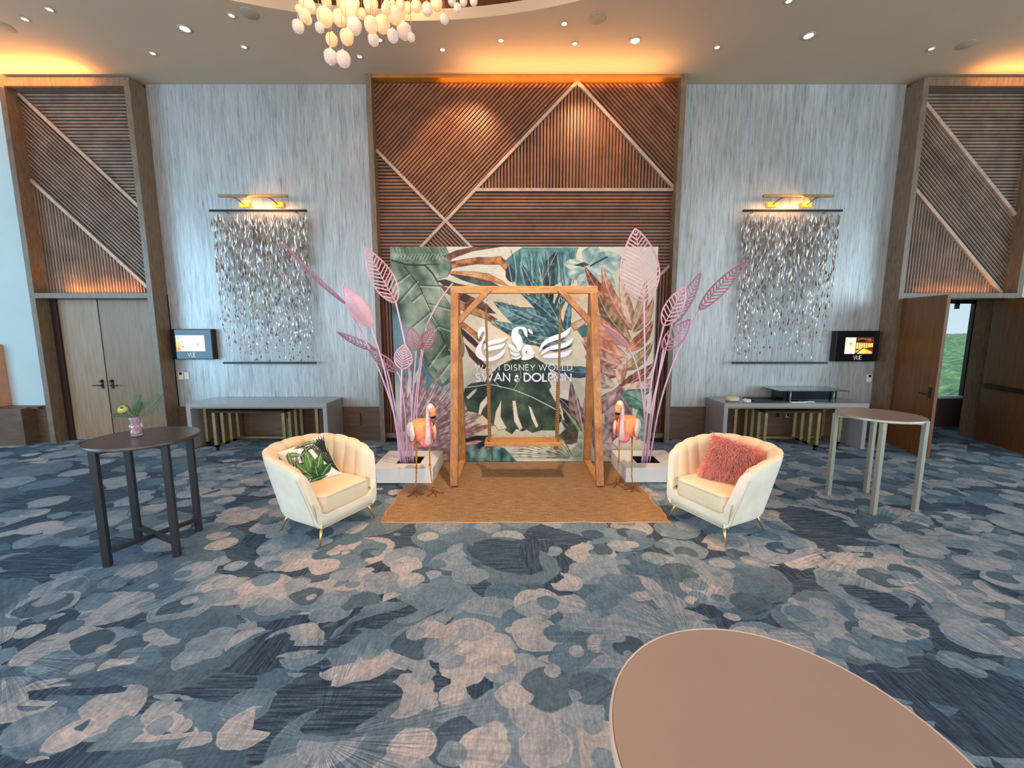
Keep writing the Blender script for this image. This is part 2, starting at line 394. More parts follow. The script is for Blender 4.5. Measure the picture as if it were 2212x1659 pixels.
col = g.mix(col, g.ramp(mott, [(.32, (.62, .68, .72)), (.5, (.98, .99, 1.0)), (.68, (1.22, 1.17, 1.12))]), .8, 'MULTIPLY')
col = g.mix(col, g.ramp(mott2, [(.35, (.74, .76, .78)), (.65, (1.16, 1.15, 1.13))]), .8, 'MULTIPLY')
# fans of thin radial streaks
for fx, fy, r0, sd in ((1.1, 2.35, 1.1, 0.), (3.3, 3.6, 1.5, 3.), (-.9, 1.7, 1.1, 5.), (-3.0, 2.2, 1.3, 8.), (-2.2, 4.6, 1.0, 2.), (3.0, 1.6, 1.3, 6.)):
    sp_ = g.new('ShaderNodeSeparateXYZ'); g.l.new(W, sp_.inputs[0]); dx_ = g.math('SUBTRACT', sp_.outputs[0], fx); dy_ = g.math('SUBTRACT', sp_.outputs[1], fy)
    an_ = g.math('ARCTAN2', dy_, dx_); rr_ = g.math('SQRT', g.math('ADD', g.math('MULTIPLY', dx_, dx_), g.math('MULTIPLY', dy_, dy_)))
    cb = g.new('ShaderNodeCombineXYZ'); g.l.new(g.math('MULTIPLY', an_, 26), cb.inputs[0]); g.l.new(g.math('MULTIPLY', rr_, 1.3), cb.inputs[1]); cb.inputs[2].default_value = sd
    ry = g.noise(cb.outputs[0], 1.6, 3, .7)
    mk = g.math('MULTIPLY', g.math('SUBTRACT', 1, g.math('DIVIDE', rr_, r0), clamp=True), 1.6, clamp=True)
    mk = g.math('MULTIPLY', mk, g.math('MULTIPLY', g.math('SUBTRACT', g.noise(W, 2.2, 2), .40), 6, clamp=True))
    col = g.mix(col, g.ramp(ry, [(.38, (.42, .50, .56)), (.5, (.95, .97, 1)), (.62, (1.32, 1.3, 1.27))]), mk, 'MULTIPLY')
col = g.mix(col, g.ramp(g.noise(g.world((46, 6, 1), (0, 0, R(14))), 1.5, 4, .7), [(.38, (.66, .69, .72)), (.6, (1.12, 1.11, 1.1))]), .6, 'MULTIPLY')
pile = g.noise(g.world((1, 1, 1)), 420, 2, .6); g.bump(pile, .5, .004)
M_carpet = g.fin(col, .95)

# ------------------------------------------------------------ room shell
WY, CZ = 7.1, 5.75
XL, XR, YB = -11.4, 11.8, -6.2
# floor with a coarse map of where the carpet's clusters are dense / warm
def Zf(px, py):
    u = (px - 1106) / FPX; v = (py - 829.5) / FPX; dz = -_s - v * _c; t = -CH / dz
    return u * t, (_c - v * _s) * t
nx, ny = 250, 150
gx = np.linspace(XL, XR, nx); gy = np.linspace(YB, 9.0, ny); GX, GY = np.meshgrid(gx, gy)
den = np.full(GX.shape, .60); wrm = np.full(GX.shape, .35)
def blob(px, py, rx, ry, d, wv=None, ang=0):
    x0, y0 = Zf(px, py); a, b = math.cos(R(ang)), math.sin(R(ang)); dx = GX - x0; dy = GY - y0
    q = ((dx * a + dy * b) / rx) ** 2 + ((-dx * b + dy * a) / ry) ** 2; k = 1 / (1 + q ** 3)
    den[:] = den * (1 - k) + d * k
    if wv is not None: wrm[:] = wrm * (1 - k) + wv * k
for b in [(1120, 1200, .55, .3, .0, .2, -25), (1230, 1180, .25, .2, .15), (820, 1320, .5, .16, 0, .2, 20), (660, 1390, .45, .22, .02, .2, 25), (860, 1490, .4, .14, .0, .2, 20),
          (560, 1500, .5, .15, 0, .2, 25), (380, 1600, .5, .12, .02, .2, 25), (330, 1365, .4, .25, .1, .2), (200, 1480, .35, .1, .0), (740, 1570, .25, .1, .1),
          (1880, 1440, .35, .18, .0, .2, -30), (2080, 1490, .5, .14, 0, .2, -30), (2150, 1590, .3, .14, .1), (1870, 1180, .45, .15, .05, .2, -20), (2010, 1320, .5, .16, .05, .2, -35), (2120, 1120, .35, .4, .02, .1),
          (1760, 1130, .3, .3, .1), (90, 1060, 1.2, .5, .22, .2), (100, 1210, .5, .2, .1, .1), (60, 1010, 1, .3, .3), (620, 1010, 1.2, .6, .8, .6), (500, 1080, .5, .4, .7, .8),
          (760, 1265, .5, .3, .95, 1.), (1000, 1400, .35, .35, .95, 1.), (1090, 1500, .35, .3, 1, 1.), (1220, 1600, .3, .3, .9, .9), (980, 1640, .4, .18, .95, 1.), (330, 1560, .5, .16, .9, .8),
          (150, 1420, .6, .2, .9, .35), (480, 1280, .35, .2, .9, .9), (690, 1200, .3, .2, .7, .8), (1640, 1190, .35, .3, .9, 1.), (1950, 1235, .45, .3, .95, 1.), (2070, 1130, .5, .3, .9, .7),
          (2130, 1330, .4, .25, .95, .8), (1780, 1370, .45, .25, .95, .5), (1510, 1290, .35, .3, .85, .9), (1350, 1210, .6, .35, .85, .5), (1300, 1370, .4, .3, .9, .35), (700, 1350, .12, .12, .9, .7), (630, 1470, .25, .14, .85, .4), (780, 1440, .16, .09, .9, .9),
          (1650, 1330, .3, .2, .7, .3), (1900, 1030, 1.2, .5, .75, .2), (2000, 960, 1.5, .4, .5, .2), (250, 1290, .6, .3, .75, .3)]: blob(*b)
me = bpy.data.meshes.new('floor')
vv = np.stack([GX.ravel(), GY.ravel(), np.zeros(GX.size)], 1)
ii = (np.arange(ny - 1)[:, None] * nx + np.arange(nx - 1)[None]).ravel()
ff = np.stack([ii, ii + 1, ii + nx + 1, ii + nx], 1)
def np_mesh(me, vv, ff, cols=None, cname='paint'):
    me.vertices.add(len(vv)); me.vertices.foreach_set('co', vv.astype(np.float32).ravel())
    me.loops.add(ff.size); me.loops.foreach_set('vertex_index', ff.astype(np.int32).ravel())
    me.polygons.add(len(ff)); me.polygons.foreach_set('loop_start', np.arange(0, ff.size, ff.shape[1], dtype=np.int32))
    me.update(calc_edges=True)
    if cols is not None:
        a = me.color_attributes.new(cname, 'FLOAT_COLOR', 'POINT'); a.data.foreach_set('color', cols.astype(np.float32).ravel())
cols = np.stack([den.ravel(), wrm.ravel(), np.zeros(den.size), np.ones(den.size)], 1)
np_mesh(me, vv, ff, cols, 'zones'); me.materials.append(M_carpet)
fl = bpy.data.objects.new('floor', me); COL.objects.link(fl); tag(fl, kind='structure')

# ceiling with an oval recess for the chandelier
EX, EY, EA, EB = -1.25, 2.72, 4.55, 3.02
def ell(n, s=1.): return [(EX + EA * s * math.cos(2 * math.pi * i / n), EY + EB * s * math.sin(2 * math.pi * i / n)) for i in range(n)]
N = 96; ring = ell(N); mb = MB()
outer = []
for x, y in ring:       # push each ring point out to the ceiling rectangle
    dx, dy = x - EX, y - EY; t = 1e9
    if dx > 1e-9: t = min(t, (XR - EX) / dx)
    if dx < -1e-9: t = min(t, (XL - EX) / dx)
    if dy > 1e-9: t = min(t, (WY + .1 - EY) / dy)
    if dy < -1e-9: t = min(t, (YB - EY) / dy)
    outer.append((EX + dx * t, EY + dy * t))
vs_ = [(x, y, CZ) for x, y in ring] + [(x, y, CZ) for x, y in outer]
fs_ = [(i, i + N, (i + 1) % N + N, (i + 1) % N) for i in range(N)]
for cx_, cy_ in ((XL, WY + .1), (XR, WY + .1), (XL, YB), (XR, YB)):
    k = len(vs_); vs_.append((cx_, cy_, CZ))
    for i in range(N):
        a, b = outer[i], outer[(i + 1) % N]
        if abs(a[0] - b[0]) > 1e-4 and abs(a[1] - b[1]) > 1e-4 and ((a[0] + b[0]) / 2 > EX) == (cx_ > EX) and ((a[1] + b[1]) / 2 > EY) == (cy_ > EY): fs_.append((i + N, k, (i + 1) % N + N))
mb.add(vs_, fs_)
mb.grid(N, 2, lambda u, v: (EX + EA * math.cos(u * 2 * math.pi), EY + EB * math.sin(u * 2 * math.pi), CZ + .13 * v), True)
mb.grid(N, 2, lambda u, v: (EX + EA * (1 + .06 * v) * math.cos(u * 2 * math.pi), EY + EB * (1 + .06 * v) * math.sin(u * 2 * math.pi), CZ + .13), True)
struct(mb, 'ceiling', M_ceil)
mb = MB(); e2 = ell(N, 1.06)
mb.grid(N, 2, lambda u, v: (EX + EA * 1.06 * math.cos(u * 2 * math.pi), EY + EB * 1.06 * math.sin(u * 2 * math.pi), CZ + .13 + .45 * v), True)
mb.add([(x, y, CZ + .58) for x, y in e2], [tuple(range(N))])
struct(mb, 'ceiling_recess', plain('bronze_dome_paint', rgb(86, 50, 26), .5, .2, var=.15, scale=2))
for (lx, ly) in ((-3.6, 4.9), (-1.2, 5.6), (1.2, 4.9)): light('recess_cove', 'POINT', (lx, min(ly, EY + EB * .93), CZ + .3), 16, (1, .55, .2), .1)

# walls. main wall pieces between the openings; side and rear walls out of frame
mb = MB(); mb.box(-5.80, -2.2, WY, WY + .25, 0, CZ); mb.box(2.62, 6.25, WY, WY + .25, 0, CZ)
struct(mb, 'wall_back', M_stone)
mb = MB(); mb.box(-2.2, 2.62, WY, WY + .25, 0, CZ); mb.box(-7.79, -5.80, WY + .05, WY + .25, 2.49, CZ)
mb.box(6.24, 8.23, WY + .05, WY + .25, 2.49, CZ); struct(mb, 'wall_back_core', M_backing)
mb = MB(); mb.box(XL, -7.79, 6.93, WY + .25, 0, CZ); struct(mb, 'wall_back_left', M_dwall)
mb = MB(); mb.box(8.24, XR, 6.93, WY + .25, 0, CZ); struct(mb, 'wall_back_right', M_dwall)
mb = MB()
for s0, s1 in ((YB, -4.4), (3.4, WY)): mb.box(XL - .2, XL, s0, s1, 0, CZ)
mb.box(XL - .2, XL, -4.4, 3.4, 0, .5); mb.box(XL - .2, XL, -4.4, 3.4, 4.9, CZ); struct(mb, 'wall_left', M_dwall)
mb = MB()
for s0, s1 in ((YB, -4.4), (3.4, WY)): mb.box(XR, XR + .2, s0, s1, 0, CZ)
mb.box(XR, XR + .2, -4.4, 3.4, 0, .5); mb.box(XR, XR + .2, -4.4, 3.4, 4.9, CZ); struct(mb, 'wall_right', M_dwall)
mb = MB(); mb.box(XL, -8.5, YB - .2, YB, 0, CZ); mb.box(8.5, XR, YB - .2, YB, 0, CZ); mb.box(-8.5, 8.5, YB - .2, YB, 0, .3); mb.box(-8.5, 8.5, YB - .2, YB, 5.0, CZ)
struct(mb, 'wall_rear', M_dwall)
mb = MB()
for x in np.linspace(-8.5, 8.5, 9): mb.box(x - .04, x + .04, YB - .16, YB - .04, .3, 5.0)
for y in np.linspace(-4.4, 3.4, 5):
    mb.box(XL - .16, XL - .04, y - .04, y + .04, .5, 4.9); mb.box(XR + .04, XR + .16, y - .04, y + .04, .5, 4.9)
struct(mb, 'window_2', M_dkbronze)
# wainscot band
mb = MB(); mb.box(-5.80, -2.21, WY - .03, WY, 0, .575); struct(mb, 'baseboard_left', M_wains)
mb = MB(); mb.box(2.64, 6.25, WY - .03, WY, 0, .575); struct(mb, 'baseboard_right', M_wains)
mb = MB(); mb.box(-9.6, -7.79, 6.88, 6.93, 0, .62); mb.box(-9.6, -7.93, 6.80, 6.93, .59, .63); mb.box(-9.6, -8.05, 6.66, 6.88, 0, .62); struct(mb, 'trim_1', M_wains)
mb = MB(); mb.box(8.23, XR, 6.9, 6.93, 0, .62); struct(mb, 'trim_2', M_wains)
mb = MB(); mb.box(-9.4, -8.50, 6.74, 6.93, .63, 1.66, ch=.01); struct(mb, 'trim_3', plain('tan_upholstered_panel', rgb(196, 138, 106), .7))

# ------------------------------------------------------------ slatted feature panel
def slats(parent, poly, kind, pitch, wd, yf, yb, mat, into=None, name='slat'):
    # kind: 'h', 'v', 'u' (rising right), 'd' (falling right)
    q = math.sqrt(.5); nx_, nz_ = {'h': (0, 1), 'v': (1, 0), 'u': (-q, q), 'd': (q, q)}[kind]
    ds = [nx_ * x + nz_ * z for x, z in poly]; k0 = math.floor(min(ds) / pitch); k1 = math.ceil(max(ds) / pitch)
    for k in range(k0, k1 + 1):
        d = k * pitch
        p = clip(clip(poly, nx_, nz_, d + wd / 2), -nx_, -nz_, -(d - wd / 2))
        if len(p) < 3: continue
        ar = abs(sum(p[i][0] * p[(i + 1) % len(p)][1] - p[(i + 1) % len(p)][0] * p[i][1] for i in range(len(p)))) / 2
        if ar < 8e-4: continue
        mb = into if into is not None else MB()
        pi = clip(clip(poly, nx_, nz_, d + wd * .27), -nx_, -nz_, -(d - wd * .27))
        mb.prism(p, yf + .008, yb)
        if len(pi) >= 3: mb.prism(pi, yf, yf + .008)
        if into is None: mb.build(name, mat, parent)
    return
P0, P1, PB, PT = -2.17, 2.60, .10, 5.74
apex = (1.02, PT); crs = (-1.075, 3.645)
panel = thing('slatted_wall_panel', 'wide floor-to-ceiling brown slatted timber panel in the middle of the wall', 'wall panel', (.22, 6.95, 0), keep=True)
mb = MB(); mb.box(-2.14, 2.6, 7.0, WY, .06, PT); mb.build('backing', M_backing, panel)
mb = MB(); mb.box(-2.22, -2.14, 6.81, WY, 0, CZ - .01); mb.build('side_frame', M_frame, panel)
mb = MB(); mb.box(2.57, 2.65, 6.81, WY, 0, CZ - .01); mb.build('side_frame', M_frame, panel)
mb = MB(); mb.box(-2.14, 2.57, 6.83, WY, CZ - .05, CZ - .01); mb.build('head_frame', plain('warm_lit_soffit', rgb(200, 128, 52), .3, .5, var=.1), panel)  # warm light on the soffit is put into its gold colour
mb = MB(); mb.box(-2.14, 2.57, 6.86, 7.0, .08, .16); mb.build('bottom_frame', M_frame, panel)
mb = MB(); mb.box(-2.14, 2.57, 6.93, 7.0, 0, .08); mb.build('plinth', M_black, panel)
PT = 5.69
YF, YBK = 6.955, 7.0
slats(panel, [(-2.17, 4.74), crs, (.97, PT), (-2.17, PT)], 'u', .052, .033, YF, YBK, M_slat)
slats(panel, [(1.02, 5.72), (-.585, 4.117), (2.6, 4.117), (2.6, 4.16)], 'v', .052, .033, YF, YBK, M_slat)
slats(panel, [(1.06, PT), (2.6, PT), (2.6, 4.16)], 'd', .052, .033, YF, YBK, M_slat)
slats(panel, [(-2.17, 4.74), crs, (-2.17, 2.55)], 'h', .052, .033, YF, YBK, M_slat)
slats(panel, [crs, (-.6, 4.117), (2.6, 4.117), (2.6, 2.97), (1.09, 1.48)], 'h', .052, .033, YF, YBK, M_slat)
slats(panel, [(-2.17, 2.55), (-2.17, .16), (.22, .16)], 'v', .052, .033, YF, YBK, M_slat)
hid = MB()
slats(panel, [(-2.17, 2.55), crs, (1.09, 1.48), (-.005, .385)], 'd', .052, .033, YF, YBK, M_slat, into=hid)
slats(panel, [(2.6, 2.97), (-.005, .385), (.22, .16), (2.2, .16), (2.2, 2.57)], 'v', .052, .033, YF, YBK, M_slat, into=hid)
tag(hid.build('slat_field', M_slat, panel), kind='stuff')
slats(panel, [(2.2, 2.57), (2.2, .16), (2.6, .16), (2.6, 2.97)], 'v', .052, .033, YF, YBK, M_slat)
def strip(parent, a, b, wd=.045, yf=6.925, yb=7.0, mat=None):
    ax, az = a; bx, bz = b; L = math.hypot(bx - ax, bz - az); nx_, nz_ = -(bz - az) / L * wd / 2, (bx - ax) / L * wd / 2
    MB().prism([(ax + nx_, az + nz_), (ax - nx_, az - nz_), (bx - nx_, bz - nz_), (bx + nx_, bz + nz_)], yf, yb).build('inlay_strip', mat or M_trimwood, parent)
strip(panel, (1.02, 5.715), (-2.14, 2.575)); strip(panel, (1.02, 5.69), (2.57, 4.15), yf=6.922); strip(panel, (-2.14, 4.71), (1.09, 1.48), yf=6.922)
strip(panel, (-.6, 4.117), (2.57, 4.117), yf=6.928); strip(panel, (2.57, 2.94), (.0, .39), yf=6.93); strip(panel, (-2.14, 2.52), (.2, .18), yf=6.93)
light('head_strip', 'AREA', (.6, 6.90, 5.62), 7, WARM, 3.4, .05, aim=(.6, 6.86, 6))
light('top_glow', 'AREA', (.8, 6.66, 5.40), 22, (1, .52, .18), 3.0, .10, aim=(.8, 6.2, 6.2))

# ------------------------------------------------------------ door portals
def portal(x0, label, up, cove, coveX):
    dx = x0 - (-7.79)
    t = thing('timber_door_surround', label, 'door surround', (x0 + 1, 6.95, 0), keep=True)
    X0, X1 = x0, x0 + 1.99; D = 6.80
    for a in (X0, X1 - .085): MB().box(a, a + .085, D, WY + .02, 0, 5.69).box(a + .001, a + .084, WY + .02, WY + .27, 0, 2.45).build('jamb', M_frame, t)
    MB().box(X0 + .085, X1 - .085, D, WY + .02, 5.57, 5.69).build('head_rail', M_frame, t)
    MB().box(X0 + .085, X1 - .085, D, WY + .02, 2.41, 2.49).build('lintel', M_frame, t)
    MB().box(X0 + .085, X1 - .085, 7.045, WY + .02, 2.49, 5.57).build('backing', M_backing, t)
    a, b = X0 + .06, X1 - .06; zt, zb = 5.585, 2.475
    z1 = 5.585; zr1 = z1 - (b - a); z2 = 4.31; zr2 = z2 - (b - a)
    kw = dict(pitch=.050, wd=.031, yf=7.0, yb=7.045, mat=M_slatside)
    slats(t, [(a, zt), (b, zt), (b, zr1)], 'h', **kw)
    slats(t, [(a, z1), (b, zr1), (b, max(zr2, zb)), (a, z2)], 'd', **kw)
    slats(t, [(a, z2), (a, zb), (a + z2 - zb, zb)], 'v', **kw)
    strip(t, (a + .03, z1 - .03), (b - .03, zr1 + .03), .05, 6.97, 7.045); strip(t, (a + .03, z2 - .03), (min(b, a + z2 - zb) - .03, max(zb, zr2) + .03), .05, 6.97, 7.045)
    light('portal_uplight', 'AREA', ((X0 + X1) / 2 + .05, 6.93, 2.51), up, WARM, 1.25, .05, aim=((X0 + X1) / 2 + .05, 7.0, 4.2))
    light('portal_cove', 'AREA', (coveX, 6.70, 5.50), cove * 1.5, WARM, 1.9, .10, aim=(coveX, 6.4, 6.2))
    return t
portal(-7.79, 'tall timber surround with diagonal slats over the closed double doors', 9, 20, -7.3)
portal(6.24, 'tall timber surround with diagonal slats over the open double doors', 3.5, 10, 7.9)

def lever(parent, x, y, z, side, fy=-1, mat=None):
    o = MB(); o.box(x - .02, x + .02, y - .012, y, z - .06, z + .10)
    o.tube([(x, y - .01, z), (x, y - .05, z)], .011); o.tube([(x, y - .05, z), (x + side * .13, y - .05, z)], .009)
    o.lathe([(.018, 0), (.018, .03), (.012, .034)], 12, Matrix.Translation((x, y - .01, z + .07)) @ Matrix.Rotation(R(90), 4, 'X'))
    return o.build('door_handle', M_dkbronze, parent)
# left closed pair
for nm, a, b, hx, sd in (('door_1', -7.60, -6.945, -7.02, -1), ('door_2', -6.925, -5.89, -6.85, 1)):
    d = tag(MB().box(a, b, 7.03, 7.08, .01, 2.405).build(nm, M_door if nm == 'door_1' else M_door2), kind='structure')
    lever(d, hx, 7.03, .96, sd)
tag(MB().box(-7.705, -7.60, 7.0, 7.1, 0, 2.41).build('trim_4', M_backing), kind='structure')
tag(MB().box(-6.945, -6.925, 7.04, 7.07, .01, 2.405).build('trim_5', M_black), kind='structure')
tag(MB().box(-7.79, -5.8, 7.08, 7.3, 0, 2.49).build('trim_6', M_backing), kind='structure')
# right open pair: leaves swung into the room
def leaf(name, hinge, free, mat, bar=False):
    h = Vector((*hinge, 0)); f = Vector((*free, 0)); L = (f - h).length; an = math.atan2(f.y - h.y, f.x - h.x)
    d = MB().box(0, L, -.022, .022, .012, 2.40, ch=.004).build(name, mat); d.location = h; d.rotation_euler = (0, 0, an); tag(d, kind='structure')
    if not bar:
        for sg in (1, -1):
            o = MB(); o.box(L - .10, L - .06, min(sg * .022, sg * .034), max(sg * .022, sg * .034), .90, 1.06)
            o.tube([(L - .08, sg * .03, .96), (L - .08, sg * .075, .96), (L - .21, sg * .075, .96)], .01); o.build('door_handle', M_dkbronze, d)
    else:
        o = MB(); o.box(.12, L - .06, .045, .085, .93, 1.0); o.box(.12, .2, .02, .06, .92, 1.01); o.box(L - .16, L - .06, .02, .06, .92, 1.01); o.build('push_bar', M_dkbronze, d)
        o = MB(); o.box(.12, L - .06, -.085, -.045, .93, 1.0); o.box(.12, .2, -.06, -.02, .92, 1.01); o.box(L - .16, L - .06, -.06, -.02, .92, 1.01); o.build('push_bar', M_dkbronze, d)
    return d
leaf('door_3', (6.37, 6.99), (6.19, 5.96), M_doord); leaf('door_4', (8.08, 7.02), (7.80, 6.04), M_doord, True)
# vestibule behind with a window
def win_wall():
    mb = MB(); y0, y1 = 8.0, 8.15
    mb.box(5.6, 7.6, y0, y1, 0, 2.9); mb.box(8.95, 10.6, y0, y1, 0, 2.9); mb.box(7.6, 8.95, y0, y1, 0, .60); mb.box(7.6, 8.95, y0, y1, 2.43, 2.9)
    mb.box(5.5, 5.6, WY + .25, y1, 0, 2.9); mb.box(10.6, 10.7, WY + .25, y1, 0, 2.9)
    return struct(mb, 'wall_vestibule', M_maroon)
win_wall()
MBv = MB().box(5.5, 10.7, WY + .2, 8.15, 2.6, 2.65); struct(MBv, 'ceiling_vestibule', M_maroon)
wo = tag(MB().box(7.6, 8.95, 8.06, 8.07, .60, 2.43).build('window_1', M_wglass), kind='structure')
o = MB(); o.box(7.6, 8.95, 7.98, 8.1, .57, .615); o.build('window_sill', M_white, wo)
o = MB(); o.box(8.85, 8.95, 8.03, 8.1, .6, 2.43); o.box(7.6, 8.95, 8.03, 8.1, 2.4, 2.43); o.box(8.52, 8.56, 8.03, 8.09, 2.3, 2.43); o.build('window_frame', M_black, wo)
# forest outside, far below
n = 130; xs = np.concatenate([np.linspace(-200, 1100, n)]); ys = 40 + 3200 * (np.linspace(0, 1, 150)) ** 2.6
FX, FY = np.meshgrid(xs, ys); FX = FX * (FY / 700 + .6)
H = NR.rand(*FX.shape); H = H * 7 + (np.roll(H, 1, 0) + np.roll(H, 1, 1)) * 3 - 34
k = (FY > 2300); H = np.where(k, -34 + 10 * NR.rand(*FX.shape), H)
me = bpy.data.meshes.new('forest'); m_, n_ = FX.shape
ii = (np.arange(m_ - 1)[:, None] * n_ + np.arange(n_ - 1)[None]).ravel()
np_mesh(me, np.stack([FX.ravel(), FY.ravel(), H.ravel()], 1), np.stack([ii, ii + 1, ii + n_ + 1, ii + n_], 1))
g = G('forest_canopy'); nn = g.noise(g.world((1, 1, 1)), .09, 5, .7); c = g.ramp(nn, [(.3, rgb(60, 92, 66)), (.5, rgb(108, 142, 96)), (.7, rgb(176, 198, 120))]); me.materials.append(g.fin(c, .9)); me.shade_smooth()
fo = bpy.data.objects.new('forest', me); COL.objects.link(fo); tag(fo, 'green forest canopy seen far below through the window', 'forest', kind='stuff')
sun = light('sun', 'SUN', (0, 0, 50), 2.2, (1, .98, .92)); sun.rotation_euler = (R(30), R(-28), 0)
sun.data.angle = R(4)

# ------------------------------------------------------------ printed mural: a painter working on numpy arrays
def vnoise(x, y, s, seed=0, oct=3):
    out = 0; amp = 1; tot = 0; rs = np.random.RandomState(seed)
    for o in range(oct):
        T = rs.rand(64, 64); X = x / s; Y = y / s
        xi = np.floor(X).astype(int); yi = np.floor(Y).astype(int); fx = X - xi; fy = Y - yi
        fx = fx * fx * (3 - 2 * fx); fy = fy * fy * (3 - 2 * fy)
        a = T[xi % 64, yi % 64]; b = T[(xi + 1) % 64, yi % 64]; c = T[xi % 64, (yi + 1) % 64]; d = T[(xi + 1) % 64, (yi + 1) % 64]
        out = out + amp * ((a * (1 - fx) + b * fx) * (1 - fy) + (c * (1 - fx) + d * fx) * fy); tot += amp; amp *= .55; s = s / 2
    return out / tot
class Paint:
    def __init__(s, X, Y, base): s.X = X; s.Y = Y; s.C = np.empty((X.size, 3)); s.C[:] = base; s.k = 0
    def blend(s, idx, col, a): s.C[idx] = s.C[idx] * (1 - a[:, None]) + col * a[:, None]
    def leaf(s, b, t, w, bend=0., c1=(90, 120, 110), c2=(150, 170, 150), rib=(220, 215, 190), line=(50, 50, 45), sharp=.8, vein=6., soft=1.0, base=.12, ribw=.9, alpha=1.):
        s.k += 1; bx, by = b; tx, ty = t; L = math.hypot(tx - bx, ty - by); ux, uy = (tx - bx) / L, (ty - by) / L
        m = max(w, abs(bend)) + 6
        idx = np.where((s.X > min(bx, tx) - m) & (s.X < max(bx, tx) + m) & (s.Y > min(by, ty) - m) & (s.Y < max(by, ty) + m))[0]
        x = s.X[idx] - bx; y = s.Y[idx] - by; q = (x * ux + y * uy) / L; d = -x * uy + y * ux; qq = np.clip(q, 0, 1)
        d = d - bend * 4 * qq * (1 - qq)
        hw = w * (base * (1 - qq) + np.sin(math.pi * qq ** sharp)) / (1 + base * .3); hw = hw * (.93 + .14 * vnoise(q * 100, d * 0, 9, s.k, 1))
        hw = np.where((q < 0) | (q > 1), -5, hw)
        a = np.clip((hw - np.abs(d)) / soft + .5, 0, 1) * alpha
        n = vnoise(s.X[idx], s.Y[idx], 26, s.k * 7 + 1); st = np.sin((q * L * .9 - np.abs(d) * .9) / vein * 2 + n * 5) * .5 + .5
        f = np.clip(.5 + (n - .5) * 2.2 + (st - .5) * .5 + np.sign(d) * .16 * (1 if s.k % 2 else -1), 0, 1)[:, None]
        col = np.array(c1) * (1 - f) + np.array(c2) * f
        e = np.clip(1 - (hw - np.abs(d)) / 2.2, 0, 1)[:, None] * .45; col = col * (1 - e) + np.array(line) * e
        r = np.clip(1.4 - np.abs(d) / ribw, 0, 1)[:, None] * .8; col = col * (1 - r) + np.array(rib) * r
        s.blend(idx, col, a)
    def poly(s, pts, c1, c2=None, line=None, ns=22, streak=None, soft=.6):
        s.k += 1; c2 = c2 or c1; xs = [p[0] for p in pts]; ys = [p[1] for p in pts]
        idx = np.where((s.X > min(xs) - 2) & (s.X < max(xs) + 2) & (s.Y > min(ys) - 2) & (s.Y < max(ys) + 2))[0]
        x = s.X[idx]; y = s.Y[idx]; ins = np.zeros(len(idx), bool); dm = np.full(len(idx), 1e9)
        for i in range(len(pts)):
            x0, y0 = pts[i]; x1, y1 = pts[(i + 1) % len(pts)]
            if y0 != y1:
                cnd = ((y0 > y) != (y1 > y)) & (x < (x1 - x0) * (y - y0) / (y1 - y0) + x0); ins ^= cnd
            vx, vy = x1 - x0, y1 - y0; tt = np.clip(((x - x0) * vx + (y - y0) * vy) / (vx * vx + vy * vy + 1e-9), 0, 1)
            dm = np.minimum(dm, np.hypot(x - x0 - tt * vx, y - y0 - tt * vy))
        sd = np.where(ins, dm, -dm); a = np.clip(sd / soft + .5, 0, 1)
        n = vnoise(x, y, ns, s.k * 3 + 2)
        if streak:
            an, per = streak; n = .5 * n + .5 * vnoise(x * math.cos(an) + y * math.sin(an), (-x * math.sin(an) + y * math.cos(an)) * 9 / per * 1., 26, s.k * 5, 2)
        f = np.clip(.5 + (n - .5) * 2.4, 0, 1)[:, None]; col = np.array(c1) * (1 - f) + np.array(c2) * f
        if line is not None:
            e = np.clip(1 - dm / 1.6, 0, 1)[:, None] * .8; col = col * (1 - e) + np.array(line) * e
        s.blend(idx, col, a)
    def stroke(s, pts, wd, c, alpha=1.):
        for i in range(len(pts) - 1):
            (x0, y0), (x1, y1) = pts[i], pts[i + 1]
            idx = np.where((s.X > min(x0, x1) - wd - 1) & (s.X < max(x0, x1) + wd + 1) & (s.Y > min(y0, y1) - wd - 1) & (s.Y < max(y0, y1) + wd + 1))[0]
            x = s.X[idx]; y = s.Y[idx]; vx, vy = x1 - x0, y1 - y0; tt = np.clip(((x - x0) * vx + (y - y0) * vy) / (vx * vx + vy * vy), 0, 1)
            dd = np.hypot(x - x0 - tt * vx, y - y0 - tt * vy); s.blend(idx, np.array(c, float), np.clip((wd / 2 - dd) + .5, 0, 1) * alpha)
    def wash(s, x0, y0, rx, ry, c, a=.6):
        q = ((s.X - x0) / rx) ** 2 + ((s.Y - y0) / ry) ** 2; k = np.exp(-q) * a * (.6 + .8 * vnoise(s.X, s.Y, 30, 5)); s.blend(np.arange(s.X.size), np.array(c, float), np.clip(k, 0, 1))

